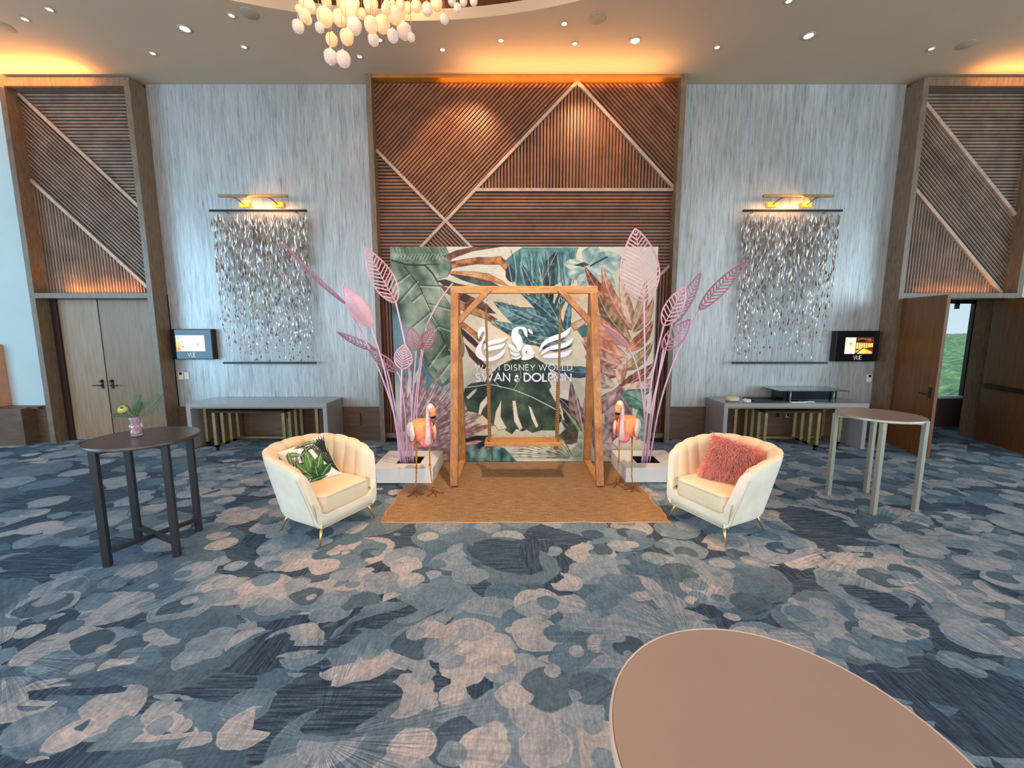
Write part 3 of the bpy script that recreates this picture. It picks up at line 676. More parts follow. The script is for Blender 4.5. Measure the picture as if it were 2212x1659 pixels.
BY = 5.80; BX0, BX1, BZ0, BZ1 = -1.655, 1.985, .008, 3.02
nu, nv = 620, 514
ux = np.linspace(BX0, BX1, nu); uz = np.linspace(BZ0, BZ1, nv); UX, UZ = np.meshgrid(ux, uz)
dep = BY * _c - (UZ - CH) * _s; upp = BY * _s + (UZ - CH) * _c
p = Paint((1106 + FPX * UX / dep).ravel(), (829.5 - FPX * upp / dep).ravel(), (214, 202, 182))
CR = (214, 202, 182)
GR1, GR2, DG = (90, 104, 88), (176, 180, 160), (46, 62, 54)
TE1, TE2, DT = (46, 82, 92), (128, 158, 160), (28, 48, 56)
BR1, BR2, DB = (118, 72, 54), (196, 142, 104), (72, 44, 38)
MV1, MV2, DM = (112, 84, 88), (196, 168, 166), (66, 46, 54)
PK1, PK2 = (178, 118, 96), (228, 176, 150)
p.wash(862, 700, 60, 90, (96, 134, 146), .9); p.wash(905, 800, 60, 70, (88, 128, 140), .9); p.wash(1230, 950, 60, 30, (200, 205, 196), .8)
# top left banana leaf
p.poly([(840, 530), (962, 530), (975, 560), (976, 582), (966, 598), (944, 604), (960, 640), (996, 690), (1004, 760), (978, 822), (955, 836), (930, 812), (905, 770), (880, 715), (852, 668), (840, 660)], GR1, GR2, DG, 60, (R(62), 5))
p.wash(895, 720, 30, 45, (206, 206, 188), .7); p.wash(925, 640, 30, 22, (190, 196, 172), .6); p.wash(860, 660, 20, 20, DG, .6); p.wash(965, 740, 14, 60, (66, 92, 72), .8); p.wash(890, 545, 40, 8, (120, 138, 108), .6)
p.stroke([(846, 562), (880, 572), (918, 573), (934, 590), (946, 610)], 3.2, DG); p.stroke([(880, 572), (950, 571)], 1.4, DG)
p.stroke([(872, 574), (905, 616), (930, 672), (952, 720), (976, 775), (992, 815)], 2.2, DG); p.stroke([(914, 640), (934, 684), (950, 714)], 1.2, (222, 222, 205))
p.poly([(925, 780), (990, 760), (1000, 790), (955, 832), (942, 800)], (140, 150, 132), (176, 184, 166), DG)
for (x0_, y0_), (x1_, y1_) in (((912, 632), (890, 650)), ((930, 672), (890, 706)), ((944, 704), (905, 752)), ((960, 742), (925, 790)), ((976, 776), (945, 815)), ((905, 616), (958, 618)), ((924, 655), (975, 668)), ((946, 704), (994, 720)), ((966, 752), (1000, 770)), ((884, 590), (856, 610)), ((900, 606), (862, 650))):
    p.stroke([(x0_, y0_), (x1_, y1_)], 3.4, (70, 88, 72), .55); p.stroke([(x0_ + 3, y0_ + 3), (x1_ + 3, y1_ + 4)], 3, (212, 214, 196), .5)
for k in range(16): p.stroke([(852 + k * 7, 536), (856 + k * 7.4, 546 + (k * 5) % 11)], 1.6, (64, 84, 66), .6); p.stroke([(850 + k * 7, 562 - (k * 3) % 6), (857 + k * 7, 548)], 1.2, (214, 218, 196), .6)
# brown palm blades to the right of it
def blades(L):
    for pts, a, b in L: p.poly(pts, a, b, DB, 14)
blades([([(957, 553), (985, 541), (1028, 532), (1090, 532), (1020, 543), (985, 556), (972, 561)], BR1, (150, 100, 80)),
        ([(975, 565), (1000, 560), (1035, 555), (1062, 556), (1082, 553), (1092, 563), (1112, 590), (1131, 613), (1114, 606), (1096, 590), (1080, 572), (1030, 571), (990, 577), (974, 581)], BR1, (204, 140, 92)),
        ([(970, 586), (1020, 586), (1056, 591), (1086, 607), (1100, 619), (1062, 609), (1012, 598), (972, 592)], (190, 128, 84), (214, 172, 132)),
        ([(968, 591), (1015, 597), (1058, 607), (1082, 619), (1040, 618), (1000, 606)], (60, 66, 66), (110, 110, 100)),
        ([(945, 606), (962, 603), (986, 612), (1030, 622), (1000, 624), (958, 617)], DM, (110, 74, 70)),
        ([(948, 615), (1000, 632), (1050, 655), (1072, 678), (1050, 676), (1000, 652), (962, 632)], (96, 70, 66), (150, 110, 92)),
        ([(990, 650), (1040, 668), (1076, 690), (1060, 694), (1020, 680), (992, 668)], BR1, (196, 150, 120)),
        ([(994, 690), (1030, 718), (1052, 742), (1040, 742), (1010, 716), (994, 704)], (176, 110, 66), (216, 160, 120)),
        ([(994, 706), (1020, 728), (1042, 752), (1034, 756), (1010, 736), (994, 718)], DB, (96, 66, 56)),
        ([(1002, 740), (1030, 768), (1062, 800), (1040, 796), (1014, 770)], BR1, DB)])
p.stroke([(1052, 690), (1100, 722), (1110, 730)], 1.5, (120, 84, 60)); p.poly([(1060, 700), (1098, 700), (1106, 728)], (176, 140, 104), (150, 116, 84))
# teal leaves, top middle
p.poly([(1092, 562), (1112, 545), (1128, 534), (1250, 534), (1240, 560), (1216, 606), (1190, 622), (1120, 624), (1100, 590)], (64, 100, 102), (140, 168, 160), None, 26, (R(85), 5))
for b, t, w_, bd, a, c in [((1180, 705), (1122, 565), 14, 6, TE1, TE2), ((1182, 705), (1160, 560), 9, 4, TE1, (150, 176, 174)), ((1186, 700), (1200, 536), 10, -6, DT, (96, 116, 116)), ((1190, 705), (1246, 534), 9, 4, (70, 106, 114), (150, 178, 178)),
                     ((1186, 705), (1220, 600), 7, 3, TE1, TE2), ((1172, 606), (1205, 540), 12, 0, DT, (120, 112, 100)), ((1106, 610), (1098, 570), 10, 0, DT, TE1)]: p.leaf(b, t, w_, bd, a, c, (196, 206, 196), DT)
for b, t, w_, bd in [((1214, 712), (1064, 650), 26, -10), ((1222, 722), (1060, 690), 22, -16), ((1222, 728), (1120, 716), 12, -6), ((1206, 700), (1120, 630), 12, 5), ((1216, 712), (1150, 605), 9, 4), ((1224, 722), (1236, 640), 8, -3), ((1180, 690), (1100, 668), 12, 4)]:
    p.leaf(b, t, w_, bd, TE1, (130, 160, 164), (176, 198, 196), DT, .7, 4)
p.leaf((1236, 745), (1140, 735), 12, -6, (60, 76, 84), (150, 166, 168), (200, 206, 200), DT)
for k in range(22):
    xx = 1104 + k * 6.2; p.stroke([(xx, 540 + (k * 7) % 20), (xx + 8 - (k % 5) * 3, 575 + (k * 11) % 22), (xx + 4, 612)], 1.6 + (k % 3), ((30, 54, 62), (170, 196, 192), (70, 104, 108))[k % 3], .6)
for k in range(10): p.stroke([(1074 + k * 5, 650 + k * 1.2), (1120 + k * 7, 668 + k * 3), (1206, 712)], 1.2, ((22, 44, 54), (170, 196, 200))[k % 2], .6)
# pale flower top right
for b, t, w_ in [((1268, 575), (1290, 530), 22), ((1270, 578), (1350, 560), 26), ((1275, 582), (1330, 620), 20), ((1268, 580), (1226, 600), 15), ((1262, 572), (1215, 570), 12), ((1270, 590), (1250, 622), 14)]:
    p.leaf(b, t, w_, 0, (134, 156, 150), (206, 206, 190), (150, 168, 166), (120, 140, 136), 1., 9)
p.stroke([(1276, 574), (1296, 563), (1312, 555)], 3, (48, 60, 84)); p.poly([(1262, 566), (1272, 571), (1262, 577), (1238, 573)], (70, 78, 74))
p.leaf((1224, 640), (1290, 620), 12, 5, (226, 184, 150), (244, 214, 184), (236, 200, 170), (200, 150, 120))
# salmon and brown strap leaves on the right
S = [((1366, 712), (1262, 572), 20, -10, BR1, (214, 132, 82)), ((1366, 712), (1300, 572), 15, -12, PK1, PK2), ((1368, 712), (1338, 590), 12, -2, (160, 116, 88), (226, 196, 170)),
     ((1362, 735), (1290, 628), 18, -10, (110, 92, 66), (196, 160, 126)), ((1362, 745), (1272, 660), 17, -14, PK1, (222, 168, 140)), ((1352, 770), (1250, 700), 20, -14, (190, 126, 104), (232, 180, 158)),
     ((1366, 712), (1396, 600), 11, 6, (190, 160, 130), (226, 200, 170)), ((1368, 718), (1412, 640), 10, 8, (150, 110, 84), (216, 170, 140)), ((1352, 760), (1412, 690), 13, 8, (160, 100, 76), (222, 160, 130)),
     ((1350, 790), (1256, 735), 16, -12, MV1, (206, 160, 144)), ((1345, 800), (1412, 735), 13, 8, (150, 128, 92), (216, 186, 150)), ((1338, 812), (1262, 766), 13, -10, (120, 88, 76), (190, 150, 132)),
     ((1335, 838), (1414, 782), 14, 8, (120, 72, 66), (190, 136, 118)), ((1336, 842), (1416, 815), 15, 10, (176, 140, 124), (226, 196, 178)), ((1330, 850), (1414, 838), 11, 8, (60, 84, 92), (120, 134, 132)),
     ((1328, 835), (1270, 790), 15, -8, (146, 120, 108), (214, 188, 170)), ((1340, 830), (1356, 770), 12, -6, (176, 130, 110), (224, 190, 168))]
for b, t, w_, bd, a, c in S: p.leaf(b, t, w_, bd, a, c, (226, 200, 176), (86, 56, 46), .8, 5)
p.poly([(1246, 712), (1264, 700), (1276, 712), (1276, 722), (1258, 730)], (70, 112, 112), (96, 132, 128))
p.poly([(1232, 700), (1262, 686), (1272, 694), (1240, 716)], (216, 184, 156), (190, 156, 130), DB)
p.leaf((1340, 835), (1316, 960), 30, -6, MV1, MV2, (160, 130, 130), DM); p.leaf((1330, 846), (1296, 900), 14, 6, (140, 112, 112), (212, 186, 180), (170, 140, 140), DM)
p.leaf((1395, 880), (1340, 850), 20, 6, (92, 128, 112), (150, 172, 156), (60, 90, 80), DG); p.leaf((1412, 960), (1380, 880), 26, 0, (84, 118, 106), (150, 170, 158), (60, 90, 80), DG)
# pink-grey fan palm lower left
for k in range(30):
    an = R(-88 + k * 3.5); Lr = 165 + 25 * math.sin(k * 2.3); b = (868 + 4 * math.cos(an), 975)
    t = (868 + Lr * math.cos(an) * 1.18, 975 + Lr * math.sin(an) * 1.05)
    p.leaf(b, t, 6.2 + (k % 3), (k % 2) * 2 - 1, (150, 118, 116), (212, 192, 192), (156, 96, 74), (120, 84, 80), 1.3, 5, base=.7, ribw=.8)
p.poly([(846, 940), (880, 930), (905, 960), (900, 1000), (846, 1000)], (170, 140, 140), (200, 176, 174))
p.leaf((895, 830), (905, 792), 5, 0, (196, 184, 176), (216, 206, 198)); p.leaf((880, 860), (888, 800), 6, 0, (190, 170, 168), (216, 206, 198))
# dark monstera in the middle
p.poly([(1004, 838), (1018, 828), (1046, 824), (1078, 790), (1108, 776), (1150, 768), (1186, 792), (1194, 830), (1186, 842), (1196, 862), (1210, 884), (1214, 905), (1200, 930), (1168, 930), (1150, 935), (1138, 928), (1128, 932), (1116, 926), (1106, 938), (1092, 930), (1078, 900), (1076, 925), (1060, 914), (1040, 894), (1012, 888), (1000, 862)], (44, 62, 52), (108, 124, 98), DG, 34, (R(60), 6))
for q_ in ([(1006, 858), (1022, 842), (1032, 838), (1028, 848), (1012, 864)], [(1032, 896), (1036, 872), (1050, 856), (1058, 852), (1056, 868), (1044, 884), (1038, 898)], [(1106, 866), (1114, 864), (1120, 900), (1130, 926), (1122, 930), (1110, 910)], [(1066, 916), (1070, 890), (1084, 860), (1082, 900), (1096, 926), (1076, 930)], [(1140, 874), (1148, 880), (1164, 920), (1158, 926), (1148, 905)]): p.poly(q_, CR, (222, 212, 196), (40, 40, 36), soft=.8)
p.stroke([(1000, 838), (1060, 830), (1110, 842), (1150, 858), (1200, 884), (1226, 905), (1240, 935)], 1.8, (214, 216, 200)); p.stroke([(1082, 838), (1064, 818)], 1.4, (200, 204, 188)); p.stroke([(1110, 842), (1126, 812), (1122, 790)], 1.4, (180, 190, 176))
p.poly([(1186, 822), (1200, 812), (1222, 824), (1234, 860), (1228, 868), (1202, 862)], (216, 202, 186), (226, 214, 200))
p.leaf((1300, 800), (1172, 786), 12, -10, (66, 96, 104), (120, 146, 148), (150, 168, 168), DT)
# mauve and dark leaves lower right of centre
for b, t, w_, bd, a, c in [((1262, 945), (1206, 858), 22, 8, (50, 44, 44), (120, 96, 92)), ((1262, 940), (1234, 822), 13, -6, (112, 76, 74), (180, 146, 144)), ((1296, 965), (1264, 856), 20, -4, MV1, MV2), ((1300, 985), (1290, 905), 22, 6, (150, 118, 120), (214, 190, 190)),
                           ((1262, 950), (1210, 905), 11, 0, (64, 78, 62), (110, 126, 98)), ((1340, 990), (1290, 960), 14, 4, (176, 150, 150), (222, 204, 200))]: p.leaf(b, t, w_, bd, a, c, (200, 176, 170), (60, 44, 44))
p.stroke([(1240, 835), (1250, 880), (1262, 940)], 1.4, (228, 220, 210)); p.leaf((1262, 946), (1214, 880), 5, 3, (90, 120, 90), (150, 170, 140), (200, 210, 190), DG)
p.poly([(1206, 942), (1230, 918), (1248, 930), (1250, 955), (1234, 960), (1210, 958)], (78, 80, 76), (140, 120, 100), DG)
p.poly([(1250, 930), (1268, 935), (1274, 1000), (1200, 1000), (1230, 975), (1246, 960)], (140, 150, 138), (196, 200, 186), None, 16)
for k in range(14):
    an = R(196 - k * 7); p.leaf((1236, 990), (1236 + 150 * math.cos(an), 992 - 60 * abs(math.sin(an)) - 2), 4.2, 3, (90, 100, 92) if k % 2 else (190, 176, 140), (222, 220, 206), (230, 226, 214), (48, 52, 50), 1., 6)
# teal base leaves
p.poly([(1002, 950), (1050, 942), (1058, 960), (1090, 968), (1120, 1000), (1000, 1000)], (60, 92, 92), (150, 176, 170), None, 14, (R(88), 5))
p.poly([(1002, 948), (1030, 941), (1058, 942), (1050, 962), (1034, 970), (1030, 956), (1004, 954)], (26, 40, 56), (50, 66, 76)); p.poly([(1004, 956), (1030, 950), (1046, 952), (1030, 960), (1008, 964)], (196, 150, 140), (216, 180, 172), DB)
p.stroke([(1062, 968), (1064, 1000)], 1.2, DT); p.stroke([(1082, 968), (1086, 985), (1080, 1000)], 1.2, DT)
me = bpy.data.meshes.new('printed_panel')
vv = np.stack([UX.ravel(), np.full(UX.size, BY), UZ.ravel()], 1)
ii = (np.arange(nv - 1)[:, None] * nu + np.arange(nu - 1)[None]).ravel(); ff = np.stack([ii, ii + 1, ii + nu + 1, ii + nu], 1)
p.C = (p.C - 128) * 1.22 + 102 + (vnoise(p.X, p.Y, 7, 3, 2)[:, None] - .5) * 18
cols = np.concatenate([linA(p.C), np.ones((p.C.shape[0], 1))], 1)
np_mesh(me, vv, ff, cols); M_mural = vcol('mural_print', .55); me.materials.append(M_mural)
bd = thing('backdrop_wall', 'tall freestanding backdrop printed with tropical leaves behind the swing', 'backdrop', (.165, BY, 0), keep=True)
o = bpy.data.objects.new('printed_panel', me); COL.objects.link(o); put_under(o, bd)
MB().box(BX0, BX1, BY + .003, BY + .05, BZ0, BZ1).build('panel_frame', plain('backdrop_edge', rgb(196, 182, 150), .7), bd)
MB().box(BX0, BX0 + .9, BY + .05, BY + .5, .008, .04).box(BX1 - .9, BX1, BY + .05, BY + .5, .008, .04).build('rear_foot', M_black, bd)

# raised white logo and lettering on the backdrop
M_sign = plain('white_cut_acrylic', rgb(240, 232, 238), .45, var=.02)
LY = 5.765
def zp(x, y): v = at(960 + x / 6.506, 680 + y / 6.506, LY); return (v.x, v.z)
def smoothpoly(pts, it=2):
    for _ in range(it):
        q = []
        for i in range(len(pts)):
            a, b = pts[i], pts[(i + 1) % len(pts)]; q += [(a[0] * .75 + b[0] * .25, a[1] * .75 + b[1] * .25), (a[0] * .25 + b[0] * .75, a[1] * .25 + b[1] * .75)]
        pts = q
    return pts
def emblem(name, pts, par, it=2): return MB().prism([zp(*q) for q in smoothpoly(pts, it)], LY, LY + .022).build(name, M_sign, par)
sg = bd
emblem('swan_emblem', [(480, 350), (468, 300), (466, 235), (485, 193), (520, 170), (560, 166), (592, 185), (608, 220), (606, 258), (590, 305), (560, 350), (540, 390), (526, 435), (520, 490), (530, 550), (555, 592), (600, 608), (660, 598), (720, 575), (780, 535), (830, 490), (858, 470), (850, 525), (820, 570), (770, 612), (710, 642), (640, 655), (560, 650), (500, 627), (455, 587), (432, 540), (436, 490), (460, 440), (500, 390), (530, 345), (550, 300), (566, 262), (556, 236), (540, 232), (520, 262), (500, 300)], sg, 1)
emblem('wing_emblem', [(556, 500), (556, 450), (572, 405), (610, 378), (680, 352), (760, 342), (830, 328), (905, 300), (862, 350), (800, 385), (720, 408), (640, 424), (600, 446), (572, 484)], sg, 1)
emblem('wing_emblem', [(568, 540), (578, 490), (612, 456), (660, 440), (740, 428), (810, 412), (862, 385), (838, 440), (785, 476), (705, 494), (635, 504), (598, 530), (580, 570)], sg, 1)
emblem('fish_tail_emblem', [(1010, 425), (968, 398), (946, 350), (938, 290), (946, 235), (968, 195), (1010, 172), (1070, 164), (1130, 172), (1160, 205), (1168, 255), (1166, 328), (1138, 300), (1116, 262), (1108, 222), (1082, 198), (1048, 202), (1034, 228), (1044, 265), (1075, 300), (1095, 345), (1100, 400), (1095, 450), (1075, 500), (1040, 515), (1014, 480)], sg, 1)
emblem('fish_tail_emblem', [(1168, 198), (1205, 204), (1236, 235), (1246, 276), (1215, 266), (1184, 240)], sg, 1)
emblem('fin_emblem', [(888, 414), (930, 414), (975, 436), (1008, 480), (1040, 520), (1064, 528), (1000, 524), (950, 508), (918, 466)], sg, 1)
emblem('fin_emblem', [(914, 488), (945, 520), (1000, 536), (1058, 540), (1068, 552), (1040, 577), (985, 580), (940, 556), (918, 520)], sg, 1)
emblem('fin_emblem', [(932, 588), (980, 602), (1030, 596), (1072, 580), (1080, 592), (1050, 620), (1000, 632), (955, 614)], sg, 1)
emblem('fish_emblem', [(1084, 525), (1090, 480), (1115, 445), (1152, 424), (1196, 424), (1230, 450), (1246, 500), (1278, 543), (1244, 556), (1268, 582), (1232, 608), (1180, 632), (1120, 638), (1072, 628), (1094, 595), (1108, 570), (1092, 550)], sg, 1)
MB().prism([zp(*q) for q in smoothpoly([(1172, 508), (1150, 506), (1138, 526), (1146, 546), (1168, 552), (1154, 538), (1152, 522)], 1)], LY - .004, LY + .001).build('fish_eye', plain('eye_shadow_gap', rgb(70, 66, 62), .7), bd)
emblem('wing_emblem', [(1326, 540), (1338, 470), (1370, 400), (1430, 340), (1510, 300), (1620, 268), (1700, 228), (1784, 162), (1776, 216), (1740, 272), (1690, 312), (1610, 346), (1520, 372), (1440, 408), (1385, 452), (1348, 505)], sg, 1)
emblem('wing_emblem', [(1340, 572), (1376, 512), (1440, 462), (1520, 432), (1620, 412), (1710, 386), (1770, 352), (1814, 318), (1796, 382), (1750, 432), (1680, 468), (1590, 484), (1490, 494), (1420, 522), (1372, 556)], sg, 1)
emblem('wing_emblem', [(1362, 607), (1400, 572), (1460, 546), (1560, 536), (1650, 530), (1730, 512), (1797, 478), (1776, 530), (1732, 576), (1660, 600), (1560, 607), (1450, 604)], sg, 1)
# stroke alphabet (unit cap height); curves as polylines
def arc(cx, cy, rx, ry, a0, a1, n=18): return [(cx + rx * math.cos(R(a0 + (a1 - a0) * i / n)), cy + ry * math.sin(R(a0 + (a1 - a0) * i / n))) for i in range(n + 1)]
GL = {'W': (1.18, [[(0, 1), (.30, 0), (.59, .95), (.88, 0), (1.18, 1)]]), 'A': (.84, [[(0, 0), (.42, 1), (.84, 0)], [(.17, .35), (.67, .35)]]), 'L': (.46, [[(0, 1), (0, 0), (.46, 0)]]),
      'T': (.56, [[(0, 1), (.56, 1)], [(.28, 1), (.28, 0)]]), 'D': (.70, [[(0, 0), (0, 1), (.22, 1)] + arc(.22, .5, .48, .5, 90, -90) + [(0, 0)]]), 'I': (.02, [[(0, 0), (0, 1)]]),
      'S': (.52, [arc(.26, .74, .22, .26, 40, 270, 14) + arc(.26, .24, .25, .24, 90, -140, 14)]), 'N': (.70, [[(0, 0), (0, 1), (.70, 0), (.70, 1)]]), 'E': (.46, [[(.46, 1), (0, 1), (0, 0), (.46, 0)], [(0, .52), (.43, .52)]]),
      'Y': (.66, [[(0, 1), (.33, .45), (.66, 1)], [(.33, .45), (.33, 0)]]), 'O': (1.0, [arc(.5, .5, .5, .5, 0, 360, 30)]), 'R': (.52, [[(0, 0), (0, 1), (.2, 1)] + arc(.2, .74, .28, .26, 90, -90, 12) + [(0, .48)], [(.22, .48), (.54, 0)]]),
      'P': (.48, [[(0, 0), (0, 1), (.2, 1)] + arc(.2, .73, .28, .27, 90, -90, 12) + [(0, .46)]]), 'H': (.68, [[(0, 0), (0, 1)], [(.68, 0), (.68, 1)], [(0, .52), (.68, .52)]]),
      '&': (.50, [[(a_ * .76, b_ * .76) for a_, b_ in ((.66, 0), (.20, .58), (.14, .72), (.18, .9), (.30, 1), (.42, .93), (.45, .78), (.38, .64), (.14, .44), (.03, .24), (.08, .07), (.24, 0), (.42, .06), (.56, .24), (.62, .42))]]), 'V': (.74, [[(0, 1), (.37, 0), (.74, 1)]]),
      'U': (.60, [[(0, 1), (0, .3)] + arc(.3, .3, .3, .3, 180, 360, 12) + [(.6, 1)]])}
def letters(text, x0, x1, z0, h, thick, par, y, mat, name='letter', gap=.24, space=.62, depth=.014):
    wsum = 0
    for i, ch in enumerate(text): wsum += space if ch == ' ' else GL[ch][0] + (gap if i < len(text) - 1 and text[i + 1] != ' ' else 0)
    sc_ = (x1 - x0) / wsum / h; x = x0
    for i, ch in enumerate(text):
        if ch == ' ': x += space * h * sc_; continue
        mb = MB(); wd, st = GL[ch]
        for pl in st:
            pts = [(x + a * h * sc_, z0 + b * h) for a, b in pl]
            left, right = [], []
            for j, (a, b) in enumerate(pts):
                if j == 0: d = (pts[1][0] - a, pts[1][1] - b)
                elif j == len(pts) - 1: d = (a - pts[j - 1][0], b - pts[j - 1][1])
                else: d = None
                if d: l = math.hypot(*d); nx_, nz_ = -d[1] / l, d[0] / l; k = 1
                else:
                    d1 = (a - pts[j - 1][0], b - pts[j - 1][1]); d2 = (pts[j + 1][0] - a, pts[j + 1][1] - b); l1 = math.hypot(*d1) or 1; l2 = math.hypot(*d2) or 1
                    n1 = (-d1[1] / l1, d1[0] / l1); n2 = (-d2[1] / l2, d2[0] / l2); mx, mz = n1[0] + n2[0], n1[1] + n2[1]; l = math.hypot(mx, mz) or 1
                    nx_, nz_ = mx / l, mz / l; k = min(2.2, 1 / max(.3, nx_ * n1[0] + nz_ * n1[1]))
                left.append((a + nx_ * thick / 2 * k, b + nz_ * thick / 2 * k)); right.append((a - nx_ * thick / 2 * k, b - nz_ * thick / 2 * k))
            for j in range(len(pts) - 1):
                mb.prism([left[j], right[j], right[j + 1], left[j + 1]], y, y + depth)
        mb.build(name, mat, par)
        x += wd * h * sc_ + (gap * h * sc_ if i < len(text) - 1 and text[i + 1] != ' ' else 0)
a, b = zp(432, 780), zp(1795, 702); letters('WALT DISNEY WORLD', a[0], b[0], a[1], b[1] - a[1],   .0105, bd, LY, M_sign, gap=.30, space=.62)
a, b = zp(432, 932), zp(1790, 826); letters('SWAN & DOLPHIN', a[0] + .01, b[0] - .01, a[1], b[1] - a[1], .022, bd, LY, M_sign, gap=.24, space=.62)

# ------------------------------------------------------------ rug
def rug():
    x0, x1, y0, y1 = -1.315, 1.575, 3.90, 5.77; nx_, ny_ = 90, 60; mb = MB()
    def wob(t, s): return .012 * math.sin(t * 9 + s) + .008 * math.sin(t * 23 + s * 2)
    def top(u, v):
        x = x0 + (x1 - x0) * u + (1 - u) * wob(v * 3, 1) + u * (wob(v * 3, 4) + .03 * max(0, .25 - v)); y = y0 + (y1 - y0) * v + (1 - v) * wob(u * 3, 2) * .6
        e = min(1, min(u, 1 - u) * 45, min(v, 1 - v) * 45)
        return (x, y, .004 + .009 * e + .0015 * math.sin(u * 40) * math.sin(v * 13))
    mb.grid(nx_, ny_, top); mb.grid(nx_, ny_, lambda u, v: (*top(1 - u, v)[:2], .001))
    t = thing('jute_rug', 'flat woven orange-brown jute rug under the swing frame', 'rug', (.13, 4.8, 0), keep=True)
    mb.build('woven_field', M_jute, t, smooth=True)
    mb = MB()
    for e in range(2):
        pts = [Vector(top(i / 60, e)) + Vector((0, 0, -.003)) for i in range(61)]; mb.tube(pts, .007, 6)
        pts = [Vector(top(e, i / 60)) + Vector((0, 0, -.003)) for i in range(61)]; mb.tube(pts, .006, 6)
    mb.build('edge_binding', M_jute_edge, t, smooth=True)
rug()
RZ = .0155
# ------------------------------------------------------------ swing frame and swing
fr = thing('swing_frame', 'stained timber swing frame with braced corners standing on the rug', 'swing frame', (.16, 5.25, RZ), keep=True)
TW = .092
ZB0, ZB1 = 2.345, 2.435; FY = 5.22
MB().box(-.755, 1.05, FY - .045, FY + .045, ZB0, ZB1, ch=.006).build('crossbeam', M_pineh, fr)
for sx, xf, xt, xr in ((-1, -.703, -.703, -.70), (1, 1.068, 1.004, 1.07)):
    MB().bar((xf, 4.83, RZ + .009), (xt, FY - .02, ZB0 + .0), TW, TW, up=(0, -1, 0), ch=.006).build('front_leg', M_pine, fr)
    MB().bar((xr, 5.71, RZ + .009), (xt, FY + .05, ZB0 + .0), TW, TW, up=(0, -1, 0), ch=.006).build('rear_leg', M_pine, fr)
    MB().box(min(xf, xr) - .04, max(xf, xr) + .04, 4.90, 5.66, RZ, RZ + .06, ch=.005).build('base_rail', M_pineh, fr)
    xa = xt - sx * .03; MB().bar((xa, FY - .055, 1.99), (xa - sx * .40, FY - .055, 2.40), .07, .085, up=(0, -1, 0), ch=.005).build('corner_brace', M_pine, fr)
sw = thing('wooden_swing', 'plain plank swing seat hanging on thick brown ropes from the crossbeam', 'swing', (.14, 5.2, .5), keep=True)
SZ0, SZ1 = .455, .505
MB().box(-.345, .635, 5.02, 5.30, SZ0, SZ1, ch=.008).build('seat', M_pineh, sw)
def rope(x, xt, yy, k):
    a = Vector((x, yy, SZ0 - .01)); b = Vector((xt, FY, 2.22)); m = MB()
    n = 140; pts = [];
    for st in (0, 1, 2):
        pts = [a.lerp(b, i / n) + Vector((.0075 * math.cos(i * .85 + st * 2.094), .0075 * math.sin(i * .85 + st * 2.094), 0)) for i in range(n + 1)]
        m.tube(pts, .0085, 6)
    m.build('rope', M_rope, sw, smooth=True)
for (xb, xt) in ((-.285, -.325), (.575, .60)):
    rope(xb, xt, 5.06, 0)
    a = Vector((xb, 5.26, SZ0)); b = Vector((xb * .97 + xt * .03, FY - .02, 1.25)); rope_pts = None
    m = MB(); n = 60
    for st in (0, 1, 2):
        m.tube([a.lerp(b, i / n) + Vector((.0075 * math.cos(i * .85 + st * 2.094), .0075 * math.sin(i * .85 + st * 2.094), 0)) for i in range(n + 1)], .0085, 6)
    m.build('rope', M_rope, sw, smooth=True)
    m = MB(); m.lathe([(.0, -.03), (.028, -.02), (.035, 0), (.028, .02), (0, .03)], 14, Matrix.Translation((xb - .02, 5.06, SZ0 - .03))); m.tube([(xb - .02, 5.06, SZ0 - .03), (xb + .03, 5.26, SZ0 - .03)], .014, 8); m.build('rope_knot', M_rope, sw, smooth=True)
    m = MB(); m.tube([(xt, FY, 2.345), (xt, FY, 2.30)], .006); m.tube([(xt + .016 * math.cos(t_), FY, 2.262 + .042 * math.sin(t_)) for t_ in np.linspace(0, 6.283, 20)], .005, 6); m.build('carabiner', plain('bright_steel', rgb(190, 190, 190), .2, .9), sw, smooth=True)

